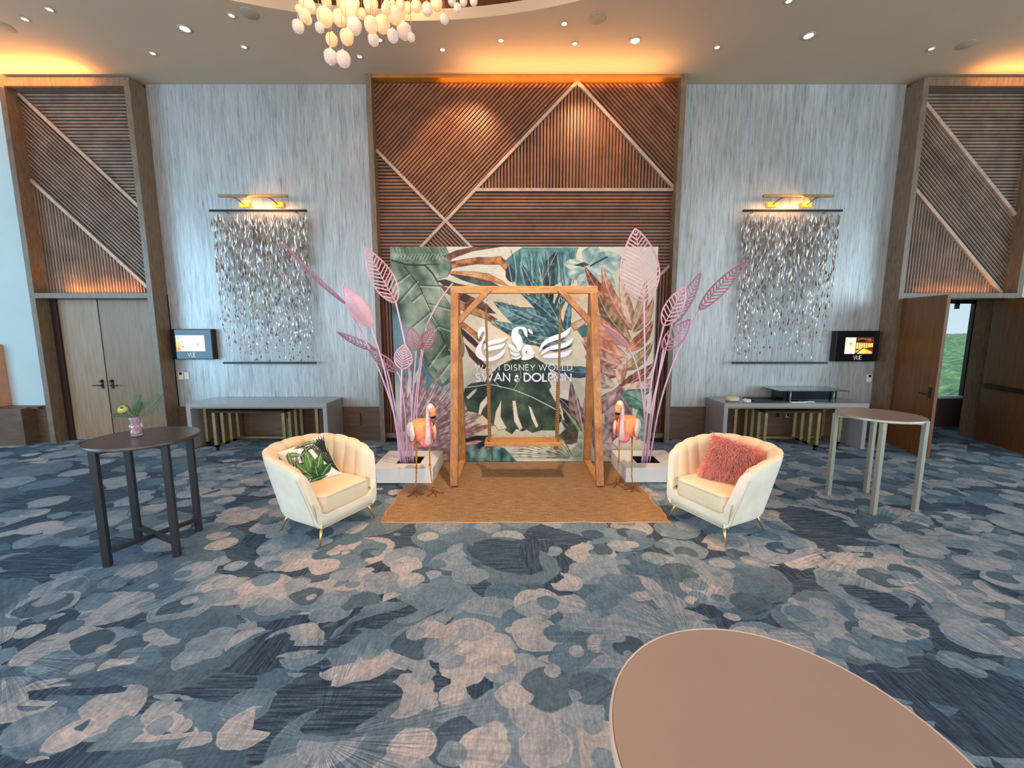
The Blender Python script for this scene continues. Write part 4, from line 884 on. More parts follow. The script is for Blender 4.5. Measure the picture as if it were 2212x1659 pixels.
# ------------------------------------------------------------ scalloped armchairs
M_seatside = M_velvet_dk
def make_chair(label):
    t = thing('tub_armchair', label, 'armchair', (0, 0, 0), 0, 'cream armchairs beside the rug')
    zb = .165
    def sp(v, e): return math.copysign(abs(v) ** e, v)
    def Hr(u): return .675 + .145 * max(0, math.sin(math.pi * u)) ** .75
    def P(u, z, off):
        s = max(0, (z - zb) / .6); a = .335 + .125 * s - off; b = .30 + .13 * s - off
        if z < zb + .06: k = (1 - (z - zb) / .06) ** 2 * .035; a -= k; b -= k
        f = .355 - .095 * max(0, min(1, (z - .32) / .34))
        if u < .17: return Vector((a, f * (1 - u / .17), z))
        if u > .83: return Vector((-a, f * ((u - .83) / .17), z))
        ph = math.pi * (u - .17) / .66; return Vector((a * sp(math.cos(ph), .82), -b * sp(math.sin(ph), .82), z))
    th = .085
    prof = [(0, 0.), (0, .05), (0, .1), (0, .2), (0, .45), (0, .7), (0, .86), (.004, .93), (.018, .975), (.04, 1.), (.062, .985), (.078, .95), (.085, .88), (.085, .6), (.085, .35)]
    nu_ = 97; mb = MB()
    def S(i, j):
        u = i / (nu_ - 1); off, q = prof[j]; z = zb + (Hr(u) - zb) * q; return P(u, z, off)
    base = len(mb.v)
    for j in range(len(prof)):
        for i in range(nu_): mb.v.append(tuple(S(i, j)))
    for j in range(len(prof) - 1):
        for i in range(nu_ - 1): mb.f.append((j * nu_ + i, j * nu_ + i + 1, (j + 1) * nu_ + i + 1, (j + 1) * nu_ + i))
    for i in (0, nu_ - 1):
        loop = [j * nu_ + i for j in range(len(prof))]; mb.f.append(tuple(loop))
    mb.build('outer_shell', M_velvet, t, smooth=True, recalc=True, angle=50)
    # piping seam down each outer arm edge
    for i, sx in ((0, 1), (1, -1)):
        pts = [P(i + (.018 if i == 0 else -.018), zb + .01 + (Hr(i) - zb - .02) * q, -.003) for q in np.linspace(0, .93, 24)]
        MB().tube(pts, .004, 6).build('piping', M_velvet_dk, t, smooth=True)
    # channel-tufted lining
    K = 11; us = np.linspace(.03, .97, K + 1)
    for k in range(K):
        u0, u1 = us[k], us[k + 1]
        def F(a, b):
            u = u0 + (u1 - u0) * a; bul = .028 * math.sin(math.pi * a) ** .55
            H = Hr(u)
            if b < .7: z = .36 + (H - .05 - .36) * (b / .7); return P(u, z, th - .004 + bul * (.75 + .25 * b))
            w_ = (b - .7) / .3 * math.pi * .80; c_ = .043; z = H - .05 + (.052 + bul * .35) * math.sin(w_)
            return P(u, z, c_ + (th - .004 - c_ + bul * (1 - .6 * (b - .7) / .3)) * math.cos(w_))
        MB().grid(9, 22, F).build('back_channel', M_velvet_in, t, smooth=True)
    # front apron, bottom plate
    mb = MB()
    def A(u, v):
        x = -.335 + .67 * u; e = abs(x) / .335; top = .275 + .13 * max(0, (e - .62) / .38) ** 2.2; z = zb + (top - zb) * v
        k = .035 * max(0, 1 - (z - zb) / .06) ** 2
        xx = x * (1 + .06 * max(0, (z - zb) / .25)) * (1 - k); return (xx, .352 - k + .006 * math.sin(math.pi * v), z)
    mb.grid(30, 10, A); mb.grid(30, 2, lambda u, v: (A(u, 1)[0], A(u, 1)[1] - .07 * v, A(u, 1)[2])); mb.build('front_apron', M_velvet, t, smooth=True)
    mb = MB(); ring = [P(u, zb, .01) for u in np.linspace(0, 1, 40)]; mb.add([tuple(v) for v in ring], [tuple(range(40))]); mb.add([(v[0], v[1], v[2] + .10) for v in ring], [tuple(range(39, -1, -1))]); mb.build('underframe', M_velvet_dk, t)
    # seat cushion
    def sc_(q, side):
        pts = []
        for i in range(64):
            u = i / 64
            if u < .64:
                w_ = P(.03 + .94 * u / .64, .42, th + .012); pts.append((w_.x, w_.y))
            else:
                q_ = (u - .64) / .36; pts.append((-.262 + .524 * q_, .338))
        return pts
    pl = sc_(0, 0); mb = MB(); cx = sum(a for a, b in pl) / 64; cy = sum(b for a, b in pl) / 64
    lay = [(.90, .272), (.985, .285), (1., .31), (1., .40), (.985, .425), (.95, .440), (.8, .452), (.5, .460), (.0, .464)]
    for s_, z in lay:
        for a, b in pl: mb.v.append((cx + (a - cx) * s_, cy + (b - cy) * s_, z))
    for j in range(len(lay) - 1):
        for i in range(64): i2 = (i + 1) % 64; mb.f.append((j * 64 + i, j * 64 + i2, (j + 1) * 64 + i2, (j + 1) * 64 + i))
    mb.build('seat_cushion', M_velvet_in, t, smooth=True, recalc=True)
    MB().tube([(cx + (a - cx) * 1.0, cy + (b - cy) * 1.0, .43) for a, b in pl + pl[:1]], .0045, 6).build('cushion_piping', M_velvet_dk, t, smooth=True)
    for (a, b, c, d) in ((.265, .31, .325, .34), (-.265, .31, -.325, .34), (.22, -.19, .27, -.265), (-.22, -.19, -.27, -.265)):
        m = MB(); m.tube([(a, b, .18), (a + (c - a) * .5, b + (d - b) * .5, .09), (c, d, .002)], [.017, .012, .007], 12); m.build('leg', M_gold, t, smooth=True)
    return t
ch1 = make_chair('cream channel-back armchair left of the rug, holding a leaf-print cushion')
ch2 = dup(ch1, (2.048, 3.863, 0), R(115.85), 'cream channel-back armchair right of the rug, holding a fluffy pink cushion')
ch1.location = (-1.85, 3.859, 0); ch1.rotation_euler = (0, 0, R(-116.5))

# cushions
def pillow_pt(u, v, S, T):
    x, y = u * 2 - 1, v * 2 - 1
    k = 1 - .10 * (1 - x * x) * abs(y) ** 3 ; k2 = 1 - .10 * (1 - y * y) * abs(x) ** 3
    th = T * max(0, (1 - x ** 4) * (1 - y ** 4)) ** .55
    return x * k2 * S, y * k * S, th
def pillow(label, S, T, M, painter, name='throw_cushion', mat=None):
    t = thing(name, label, 'cushion', M.to_translation(), keep=True)
    n = 110; us = np.linspace(0, 1, n); UU, VV = np.meshgrid(us, us); vv = []; pp = Paint(UU.ravel() * 100, VV.ravel() * 100, (240, 236, 222)); painter(pp)
    for sgn in (1, -1):
        for v in us:
            for u in us: x, y, th = pillow_pt(u, v, S, T); vv.append(tuple(M @ Vector((x, y, sgn * th))))
    vv = np.array(vv); ii = (np.arange(n - 1)[:, None] * n + np.arange(n - 1)[None]).ravel()
    f1 = np.stack([ii, ii + 1, ii + n + 1, ii + n], 1); f2 = np.stack([ii, ii + n, ii + n + 1, ii + 1], 1) + n * n
    cc = np.concatenate([linA(pp.C), np.ones((n * n, 1))], 1)
    me = bpy.data.meshes.new('cover'); np_mesh(me, vv, np.concatenate([f1, f2]), np.concatenate([cc, cc])); me.materials.append(mat or vcol('print_fabric_' + name, .8, bump=.1)); me.shade_smooth()
    o = bpy.data.objects.new('cover', me); COL.objects.link(o); put_under(o, t); return t
def leafprint(q):
    rs = random.Random(4)
    for i in range(16):
        q.leaf((rs.uniform(0, 100), rs.uniform(0, 100)), (rs.uniform(0, 100), rs.uniform(0, 100)), 4, rs.uniform(-6, 6), (22, 28, 26), (40, 48, 42), (236, 232, 220), (18, 20, 20), 1., 5)
    for k in range(7): q.leaf((98, 6), (60 + k * 7, 98 - k * 3), 2.6, 6, (22, 26, 24), (44, 60, 46), (240, 236, 224), (14, 16, 16), 1., 5, base=.5, ribw=.2)
    for k in range(6): q.leaf((90, 55), (66 + k * 7, 100), 2.0, 2, (22, 26, 24), (30, 34, 32), (40, 44, 40), (14, 16, 16), 1., 5, base=.5, ribw=.2)
    for b, t_, w_ in (((46, 16), (22, 62), 13), ((48, 14), (52, 84), 12), ((50, 16), (76, 60), 12), ((40, 20), (8, 34), 9), ((60, 14), (88, 30), 10), ((52, 10), (56, 40), 8), ((30, 10), (70, 6), 7)):
        q.leaf(b, t_, w_, 3, (22, 74, 38), (98, 140, 72), (190, 206, 150), (18, 44, 26), .8, 4)
    for b, t_, w_ in (((10, 84), (40, 70), 6), ((14, 60), (20, 92), 5), ((44, 96), (80, 88), 6)): q.leaf(b, t_, w_, 2, (70, 100, 50), (150, 160, 90), (220, 220, 180), (30, 50, 30), .8, 4)
M1 = Matrix.Translation((-1.965, 3.885, .615)) @ Matrix.Rotation(R(40), 4, 'Z') @ Matrix.Rotation(R(66), 4, 'X') @ Matrix.Rotation(R(14), 4, 'Z')
pillow('square cushion with green and black tropical leaf print on the left armchair', .225, .062, M1, leafprint)
def pinkp(q): q.C[:] = (214, 120, 106)
M2 = Matrix.Translation((2.125, 3.89, .615)) @ Matrix.Rotation(R(-30), 4, 'Z') @ Matrix.Rotation(R(68), 4, 'X') @ Matrix.Rotation(R(-14), 4, 'Z')
fp = pillow('fluffy salmon pink faux-fur cushion on the right armchair', .205, .075, M2, pinkp, mat=plain('fur_base', rgb(255, 170, 150), .9))
g = G('salmon_fur'); at_ = g.new('ShaderNodeAttribute', attribute_name='paint'); g.fin(at_.outputs['Color'], .7, Sheen_Weight=.4); M_fur = g.m
nb = 11000; fv = np.zeros((nb, 5, 3)); fc = np.zeros((nb, 5, 4)); rs = np.random.RandomState(3)
for i in range(nb):
    u, v = rs.rand(), rs.rand(); sg_ = 1 if rs.rand() < .78 else -1; x, y, th = pillow_pt(u, v, .205, .075)
    e = max(abs(u - .5), abs(v - .5)) * 2; p0 = Vector((x, y, sg_ * th)); nrm = Vector((x * .9 * e, y * .9 * e, sg_ * (.13 + .3 * (1 - e)))).normalized()
    L_ = rs.uniform(.045, .085) * (1.5 if rs.rand() < .12 else 1); cl = rs.randint(0, 60); rc = np.random.RandomState(cl + int(u * 7) * 60 + int(v * 7) * 500)
    d = (nrm + Vector((rc.uniform(-.6, .6), rc.uniform(-.9, .3), rc.uniform(-.2, .3)))).normalized()
    p0 = M2 @ p0; d = (M2.to_3x3() @ d).normalized(); p1 = p0 + d * L_ * .55; p2 = p0 + d * L_ + Vector((0, 0, -L_ * .25)); sd = d.cross(Vector((rs.uniform(-1, 1), rs.uniform(-1, 1), .3))).normalized() * .0024
    fv[i] = [p0 - sd, p0 + sd, p1 + sd, p1 - sd, p2]; c0 = np.array([262, 190, 170]) * rs.uniform(.80, 1.05); c1_ = c0 * 1.12 + 14
    fc[i, :, :3] = np.clip(np.array([1.0, .36, .27]) * rs.uniform(.8, 1.0) * np.array([[.9], [.9], [1], [1], [1.05]]) + np.array([[0], [0], [0], [0], [.06]]), 0, 1); fc[i, :, 3] = 1
q = (np.arange(nb) * 5)[:, None]; F4 = q + np.array([0, 1, 2, 3]); F3 = q + np.array([3, 2, 4])
me = bpy.data.meshes.new('fur'); me.vertices.add(nb * 5); me.vertices.foreach_set('co', fv.astype(np.float32).ravel())
me.loops.add(nb * 7); me.loops.foreach_set('vertex_index', np.concatenate([F4.ravel(), F3.ravel()]).astype(np.int32)); me.polygons.add(nb * 2)
me.polygons.foreach_set('loop_start', np.concatenate([np.arange(nb) * 4, nb * 4 + np.arange(nb) * 3]).astype(np.int32)); me.update(calc_edges=True)
ca = me.color_attributes.new('paint', 'FLOAT_COLOR', 'POINT'); ca.data.foreach_set('color', fc.astype(np.float32).ravel()); me.materials.append(M_fur)
o = bpy.data.objects.new('fur', me); COL.objects.link(o); put_under(o, fp); tag(o, kind='stuff')

# ------------------------------------------------------------ planters with pink metal leaves
def box_planter(x0, y0, hx0, hy0, label, stems, group='white box planters with pink metal leaves', rot=0):
    s = .76; h = .20; t = thing('metal_leaf_planter', label, 'planter', (x0 + s / 2, y0 + s / 2, 0), keep=True)
    z0 = .0145; x1, y1 = x0 + s, y0 + s; hx1, hy1 = hx0 + .31, hy0 + .31; mb = MB()
    mb.box(x0, hx0, y0, y1, z0, h); mb.box(hx1, x1, y0, y1, z0, h); mb.box(hx0, hx1, y0, hy0, z0, h); mb.box(hx0, hx1, hy1, y1, z0, h)
    mb.build('planter_box', M_planter, t)
    MB().box(hx0, hx1, hy0, hy1, z0, h - .15).box(hx0, hx0 + .008, hy0, hy1, z0, h - .006).box(hx1 - .008, hx1, hy0, hy1, z0, h - .006).box(hx0, hx1, hy1 - .008, hy1, z0, h - .006).box(hx0, hx1, hy0, hy0 + .008, z0, h - .006).build('dark_hole_insert', M_holedark, t)  # dark insert added so the white box's hole looks dark inside
    for (mat, wid, Y0, pts, base, tip, Yt, w_, roll, solid) in stems:
        # stem through photo-measured points between the planter and the leaf base
        P3 = [at(*pp, Y0 + (Yt - Y0) * k / max(1, len(pts) - 1)) for k, pp in enumerate(pts)]; P3[0].z = min(P3[0].z, h - .05)
        B3 = at(*base, Yt); cur = P3 + [B3]
        sm = []
        for k in range(len(cur) - 1):
            p0, p1, p2, p3 = cur[max(0, k - 1)], cur[k], cur[k + 1], cur[min(len(cur) - 1, k + 2)]
            for q_ in range(8):
                u = q_ / 8; sm.append(.5 * ((2 * p1) + (-p0 + p2) * u + (2 * p0 - 5 * p1 + 4 * p2 - p3) * u * u + (-p0 + 3 * p1 - 3 * p2 + p3) * u ** 3))
        sm.append(cur[-1]); mm = M_lilac if mat is M_pink else mat
        stem = MB().tube(sm, wid, 8).build('leaf_stem', M_lilac, t, smooth=True)
        T3 = at(*tip, Yt - .05); ax = T3 - B3; L = ax.length; ax.normalize(); nrm = Vector((0, -1, 0)); side = ax.cross(nrm).normalized(); nrm = side.cross(ax)
        side = (side * math.cos(R(roll)) + nrm * math.sin(R(roll))).normalized(); nrm = side.cross(ax)
        def LP(q_, d): return B3 + ax * (q_ * L) + side * d + nrm * (.05 * L * math.sin(math.pi * q_) - .25 * d * d / max(w_, .01))
        def HW(q_): return w_ * math.sin(math.pi * q_ ** .78) ** .80 if 0 < q_ < 1 else 0
        lf = MB(); nq = 26
        for sg_ in (-1, 1): lf.tube([LP(q_, sg_ * HW(q_)) for q_ in np.linspace(0, 1, nq)], .010, 6)
        lf.tube([LP(q_, 0) for q_ in np.linspace(0, 1, 12)], [.009 - .006 * k / 11 for k in range(12)], 6)
        nr = max(9, int(L / .052))
        for k in range(1, nr):
            q0 = k / nr * .96
            for sg_ in (-1, 1):
                # rib leaves the midrib and climbs to the outline
                q1 = q0
                for _ in range(12):
                    q1 += .02
                    if (q1 - q0) * L > HW(min(q1, .999)) * .75: break
                if q1 >= .99: continue
                a = LP(q0, 0); b = LP(q1, sg_ * HW(q1)); up = nrm
                lf.bar(a, b, (.014 if not solid else .02), .004, up=up)
        if solid:
            nb_ = 14; lf.grid(nb_, 7, lambda u, v: LP(.02 + .96 * u, (v * 2 - 1) * HW(.02 + .96 * u) * .97))
        lf.build('leaf', mat, stem, smooth=False)
    return t
SL = [(M_pinkdk, .011, 5.30, [(872, 1004), (862, 940), (838, 850), (800, 757)], (746, 656), (610, 520), 5.25, .075, 62, False),
      (M_pink, .011, 5.25, [(866, 1004), (852, 900), (828, 790)], (802, 705), (741, 617), 5.05, .115, 10, True),
      (M_pink, .011, 5.28, [(893, 1004), (888, 860), (878, 760)], (855, 653), (791, 537), 5.05, .130, -10, False),
      (M_pinkdk, .010, 5.32, [(868, 1004), (858, 905), (836, 800)], (812, 757), (729, 717), 5.35, .065, 40, False),
      (M_pinkdk, .010, 5.30, [(880, 1004), (876, 900), (866, 825)], (857, 802), (797, 755), 5.20, .075, 20, False),
      (M_pink, .011, 5.22, [(876, 1004), (866, 900)], (868, 797), (874, 745), 5.00, .108, 0, False),
      (M_pinkdk, .010, 5.35, [(884, 1004), (890, 880)], (899, 757), (885, 706), 5.35, .09, -10, False),
      (M_pinkdk, .010, 5.38, [(888, 1004), (896, 880)], (911, 754), (938, 708), 5.40, .085, 10, False),
      (M_lilac, .009, 5.40, [(898, 1004), (902, 860)], (921, 705), (978, 612), 5.40, .04, 80, False)]
box_planter(-1.74, 4.93, -1.49, 5.13, 'white box planter of pink metal leaves left of the swing', SL)
SR = [(M_pink, .011, 5.30, [(1391, 1004), (1393, 880), (1393, 768)], (1391, 651), (1372, 494), 5.15, .235, 0, False),
      (M_pink, .011, 5.25, [(1386, 1004), (1402, 860), (1418, 770)], (1434, 703), (1480, 619), 5.15, .105, 20, False),
      (M_pinkdk, .010, 5.38, [(1394, 1004), (1408, 880), (1432, 780)], (1452, 700), (1513, 590), 5.35, .115, -30, False),
      (M_pinkdk, .010, 5.24, [(1397, 1004), (1412, 880)], (1433, 755), (1491, 691), 5.10, .10, 10, False),
      (M_pinkdk, .011, 5.34, [(1402, 1004), (1424, 880), (1460, 770)], (1511, 669), (1616, 562), 5.30, .10, 55, False),
      (M_pink, .010, 5.30, [(1388, 1004), (1392, 900), (1378, 800)], (1357, 751), (1304, 700), 5.40, .06, 50, True)]
box_planter(1.416, 4.96, 1.61, 5.15, 'white box planter of pink metal leaves right of the swing', SR)

# ------------------------------------------------------------ flamingo figures
M_fbody = plain('coral_orange_paint', rgb(244, 150, 96), .5, var=.15, scale=14)
M_fpink = plain('hot_pink_paint', rgb(232, 96, 100), .5, var=.2, scale=14)
M_fwing = plain('whitewashed_pink_paint', rgb(250, 206, 192), .55, var=.14, scale=22)
M_fbeak = plain('brown_beak_paint', rgb(150, 74, 34), .5, var=.2, scale=20)
g = G('banded_leg_paint'); n = g.noise(g.coords((1, 1, 26)), 1, 2); M_fleg = g.fin(g.ramp(n, [(.38, rgb(150, 60, 32)), (.5, rgb(206, 150, 60)), (.62, rgb(170, 84, 40))]), .5)
def flamingo(loc, rz, label, mir):
    t = thing('flamingo_figure', label, 'figurine', loc, rz, 'painted flamingo figures')
    m = mir
    def bodyf(u, v):
        a = u * 2 * math.pi; q = v; y = .16 - .40 * q
        r = math.sin(math.pi * min(1, max(0, q))) ** .36 * (1 - .3 * max(0, q - .6) / .4)
        x = .118 * r * math.copysign(abs(math.cos(a)) ** .6, math.cos(a)); z = .125 * r * math.copysign(abs(math.sin(a)) ** .6, math.sin(a)) + .72 + .03 * q
        return (x, y * -1 if False else y, z)
    MB().grid(28, 16, bodyf, True).build('body', M_fbody, t, smooth=True)
    MB().lathe([(.0, 0), (.05, .004), (.066, .02), (.05, .034), (0, .036)], 20, Matrix.Translation((0, .15, .63)) @ Matrix.Rotation(R(-60), 4, 'X')).build('chest_band', M_fpink, t, smooth=True)
    for sx in (-1, 1):
        def wf(u, v, sx=sx):
            a = u * 2 * math.pi; rr = math.sin(math.pi * v) ** .6; y = .14 - .42 * v
            return (sx * (.112 + .036 * math.cos(a) * rr + .012 * math.sin(v * 9)), y, .715 + .125 * math.sin(a) * rr * (1 - .2 * v))
        MB().grid(16, 16, wf, True).build('wing', M_fwing, t, smooth=True)
        w2 = MB().tube([(sx * .125, .12, .62), (sx * .135, .0, .60), (sx * .12, -.16, .66)], [.012, .016, .006], 8).build('wing_edge', M_fpink, t, smooth=True)
    MB().tube([(0, -.2, .78), (0, -.27, .74), (0, -.32, .66)], [.06, .045, .01], 10).build('tail', M_fwing, t, smooth=True)
    nk = [(m * .03, .10, .62), (m * .03, .185, .64), (m * .03, .20, .76), (m * .032, .19, .88), (m * .036, .175, .97), (m * .045, .185, 1.03), (m * .055, .215, 1.05), (m * .062, .25, 1.025), (m * .066, .265, .98)]
    MB().tube(nk, [.05, .042, .032, .027, .026, .030, .034, .036, .030], 12).build('neck', M_fwing, t, smooth=True)
    MB().tube([Vector(p_) + Vector((.022 * m, .024, 0)) for p_ in nk[1:7]], [.008] * 6, 6).build('neck_stripe', M_fpink, t, smooth=True)
    hd = Matrix.Translation((m * .066, .265, .985)); MB().lathe([(0, .07), (.028, .055), (.037, .02), (.036, -.02), (.028, -.045), (0, -.05)], 16, hd).build('head', M_fbody, t, smooth=True)
    MB().lathe([(.029, .0), (.031, -.008), (.027, -.026), (.02, -.03)], 16, Matrix.Translation((m * .068, .268, .953))).build('beak_band', M_black, t, smooth=True)
    MB().tube([(m * .068, .268, .935), (m * .072, .278, .90), (m * .074, .275, .865), (m * .072, .262, .83)], [.025, .021, .013, .002], 10).build('beak', M_fbeak, t, smooth=True)
    for sx in (-1, 1):
        MB().lathe([(0, -.004), (.006, 0), (0, .004)], 10, Matrix.Translation((m * .066 + sx * .036, .28, .99)) @ Matrix.Rotation(R(90), 4, 'Y')).build('eye', M_black, t, smooth=True)
    for sx, fy in ((-1, .05), (1, -.02)):
        x = sx * .07; fx = sx * .105
        lg = MB(); lg.tube([(x, 0, .64), (x + sx * .004, .015, .5), (x + sx * .008, -.012, .31), (x + sx * .015, fy * .6, .15), (fx, fy, .022)], [.011, .009, .009, .008, .008], 8)
        lg.lathe([(0, -.016), (.015, -.006), (.015, .006), (0, .016)], 10, Matrix.Translation((x + sx * .008, -.012, .31)))
        lo = lg.build('leg', M_fleg, t, smooth=True)
        ft = MB()
        for an in (-48, 0, 46, 176):
            L_ = .13 if an != 176 else .09; dx, dy = math.sin(R(an)), math.cos(R(an))
            ft.tube([(fx, fy, .02), (fx + dx * L_ * .5, fy + dy * L_ * .5, .012), (fx + dx * L_ * .82, fy + dy * L_ * .82, .008)], [.009, .007, .007], 8)
            ft.tube([(fx + dx * L_ * .8, fy + dy * L_ * .8, .008), (fx + dx * L_, fy + dy * L_, .006)], [.010, .007], 8)
        ft.build('foot', M_fbeak, lo, smooth=True)
    return t
flamingo((-1.03, 4.64, RZ + .005), R(203), 'pink and orange flamingo figure in front of the left planter', -1)
flamingo((1.37, 4.84, RZ + .005), R(157), 'pink and orange flamingo figure in front of the right planter', 1)

# ------------------------------------------------------------ round tables
def cocktail(label, cx, cy, rz, r, h, half, mt, medge, ml, lw=.05, brace=True, group=None):
    t = thing('cocktail_table', label, 'table', (cx, cy, 0), rz, group)
    MB().lathe([(0, h - .028), (r - .006, h - .028), (r, h - .022), (r, h - .006), (r - .0025, h + .0002), (r - .006, h + .0006), (r - .009, h - .004)], 64).build('edge_band', medge, t, smooth=True, angle=40)
    MB().lathe([(r - .0085, h - .003), (r - .0088, h), (0, h)], 64).build('tabletop', mt, t, smooth=True, angle=40)
    for sx in (-1, 1):
        for sy in (-1, 1):
            MB().box(sx * half - lw / 2, sx * half + lw / 2, sy * half - lw / 2, sy * half + lw / 2, .002, h - .028, ch=.004).build('leg', ml, t)
    for z, nm in ((h - .055, 'top_rail'),) + (((.12, 'stretcher'),) if brace else ()):
        MB().bar((-half, -half, z), (half, half, z), .035, .035).build(nm, ml, t); MB().bar((-half, half, z + .002), (half, -half, z + .002), .035, .035).build(nm, ml, t)
    return t
cocktail('tall round dark espresso cocktail table holding a flower vase', -3.13, 3.43, R(18.5), .385, 1.0, .233, M_dktable, M_dktable, M_dkleg)
cocktail('tall round taupe cocktail table on pale grey legs near the open doors', 3.955, 4.37, R(9), .38, 1.0, .258, M_beige, M_greyleg, M_greyleg, .045, False)
cocktail('large round taupe tabletop in the right foreground closest to the camera', .593, .78, R(20), .374, 1.0, .23, M_beige, M_edgeb, M_greyleg, .045)

# vase and flowers
VX, VYY = -3.365, 3.60
VX, VYY = -3.22, 3.46
vz = 1.0
vt = thing('flower_vase', 'pink ribbed glass bud vase with a yellow bloom and fern on the dark table', 'vase', (VX, VYY, vz), keep=True)
T_ = Matrix.Translation((VX, VYY, vz + .002))
MB().lathe([(0, 0), (.034, 0), (.038, .008), (.038, .045), (.030, .055), (.028, .062), (.040, .072), (.047, .085), (.040, .098), (.028, .106), (.030, .115), (.040, .15), (.036, .165), (.033, .165), (.036, .15), (.026, .112), (.024, .10), (.024, .07), (.026, .055), (.033, .042), (.033, .01), (0, .008)], 28, T_).build('glass_body', M_pinkglass, vt, smooth=True)
M_yel = plain('yellow_petal', rgb(222, 214, 130), .6, var=.12, scale=40); M_green = plain('fern_green', rgb(52, 84, 30), .6, var=.3, scale=30); M_dkgreen = plain('stem_green', rgb(70, 92, 40), .6)
fl_ = MB(); fc_ = Vector((VX - .075, VYY - .02, vz + .235))
for k in range(30):
    a = k * 2.4; ph = .25 + 1.5 * k / 30; r0 = .022 + .016 * k / 30
    def pet(u, v, a=a, ph=ph, r0=r0):
        aa = a + (u - .5) * 1.5 * math.sin(math.pi * (.2 + .75 * v)); pp_ = ph + .55 - .75 * v; rr = r0 + .006 * v * v
        return Matrix.Rotation(R(38), 3, 'X') @ Matrix.Rotation(R(-14), 3, 'Y') @ Vector((rr * math.sin(pp_) * math.cos(aa), rr * math.sin(pp_) * math.sin(aa), rr * math.cos(pp_))) + fc_
    fl_.grid(5, 5, pet)
fl_.lathe([(0, -.024), (.02, -.016), (.026, 0), (.018, .016), (0, .02)], 14, Matrix.Translation(fc_))
fl_.build('bloom', M_yel, vt, smooth=True)
MB().lathe([(0, -.012), (.014, 0), (0, .012)], 12, Matrix.Translation(fc_ + Vector((.012, -.02, .015)))).build('bloom_heart', M_dkgreen, vt, smooth=True)
st = MB(); st.tube([(VX, VYY, vz + .03), (VX - .02, VYY, vz + .16), fc_], .003, 6); st.tube([(VX + .005, VYY, vz + .03), (VX + .02, VYY, vz + .17), (VX + .06, VYY, vz + .21)], .003, 6)
st.build('flower_stem', M_dkgreen, vt, smooth=True)
def frond(b, t, droop, n, Lm):
    b = Vector(b); t = Vector(t); m = MB(); d = t - b; L = d.length; ps = [b + d * k / 12 + Vector((0, 0, droop * math.sin(math.pi * k / 12))) for k in range(13)]; m.tube(ps, .002, 5)
    for k in range(n):
        q_ = .08 + .9 * k / n; p0 = b + d * q_ + Vector((0, 0, droop * math.sin(math.pi * q_))); ll = Lm * math.sin(math.pi * (q_ * .85 + .12)) + .01
        for sg_ in (-1, 1):
            dn = d.normalized(); dv = (dn * .45 + Vector((-dn.z, .15, dn.x)) * sg_ * .85 * (1 if dn.x >= 0 else -1)).normalized()
            p1 = p0 + dv * ll * (1 if sg_ > 0 else .55); sd = dv.cross(Vector((0, 1, .2))).normalized() * .0042
            m.add([p0 - sd * .4, p0 + dv * ll * .4 * (1 if sg_ > 0 else .55) + sd, p1, p0 + dv * ll * .4 * (1 if sg_ > 0 else .55) - sd], [(0, 1, 2, 3)])
    return m.build('fern_frond', M_green, vt)
frond((VX + .01, VYY, vz + .165), (VX + .25, VYY + .02, vz + .36), -.03, 17, .12)
frond((VX + .0, VYY, vz + .165), (VX + .10, VYY - .03, vz + .36), .01, 13, .08)
frond((VX, VYY - .01, vz + .165), (VX - .17, VYY - .03, vz + .175), .012, 18, .035)
frond((VX, VYY, vz + .165), (VX + .06, VYY + .02, vz + .29), .01, 14, .07)
frond((VX, VYY, vz + .17), (VX - .11, VYY, vz + .275), .02, 12, .03)

# ------------------------------------------------------------ ceiling fixtures
def zc(px, py, Z=CZ):
    u = (px - 1106) / FPX; v = (py - 829.5) / FPX; t = (Z - CH) / (-_s - v * _c); return (u * t, (_c - v * _s) * t)
M_ringw = plain('white_trim_ring', rgb(176, 166, 152), .5); proto = {}
def downlight(px, py, big, label, group):
    x, y = zc(px, py); r = .06 if big else .034; key = big
    if key not in proto:
        t = thing('ceiling_light', label, 'ceiling light', (x, y, CZ - .001), 0, group)
        MB().lathe([(r * 1.35, 0), (r * 1.35, -.006), (r, -.008), (r * .92, -.002)], 24).build('trim_ring', M_ringw, t, smooth=True)
        MB().lathe([(r * .92, -.003), (0, -.0035)], 24).build('lens', M_lensbig if big else M_lens, t)
        proto[key] = t
    else: dup(proto[key], (x, y, CZ - .001), 0, label, group)
small = [((54, 41), 'small downlight nearest the left end of the ceiling'), ((107, 20), 'second small downlight from the left end of the ceiling'), ((330, 115), 'small downlight nearest the wall above the left stone wall'),
         ((500, 33), 'small downlight left of the chandelier recess edge'), ((527, 101), 'small downlight near the wall above the left artwork'), ((714, 74), 'small downlight peeking out behind the chandelier globes, further left'),
         ((777, 122), 'small downlight just right of the lowest chandelier globes'), ((820, 86), 'small downlight behind the middle chandelier globes'), ((956, 107), 'small downlight above the left half of the slatted panel'),
         ((1082, 87), 'small downlight above the middle of the slatted panel, left of the peak'), ((1219, 51), 'small downlight above the peak of the slatted panel, further from the wall'), ((1242, 94), 'small downlight above the peak of the slatted panel, closer to the wall'),
         ((1549, 102), 'small downlight right of the slatted panel above the right stone wall'), ((1704, 2), 'small downlight at the top edge of the view, right half'), ((2012, 105), 'small downlight beside the right door surround')]
for q_, lb in small: downlight(*q_, False, lb, 'small ceiling downlights')
for q_, wh in (((399, 62), 'left'), ((1372, 88), 'middle'), ((1747, 77), 'right')):
    downlight(*q_, True, {'left': 'large bright round downlight over the left stone wall', 'middle': 'large bright round downlight above the slatted panel', 'right': 'large bright round downlight over the right stone wall'}[wh], 'large ceiling downlights')
M_spk = plain('ceiling_speaker_grille', rgb(168, 150, 130), .7)
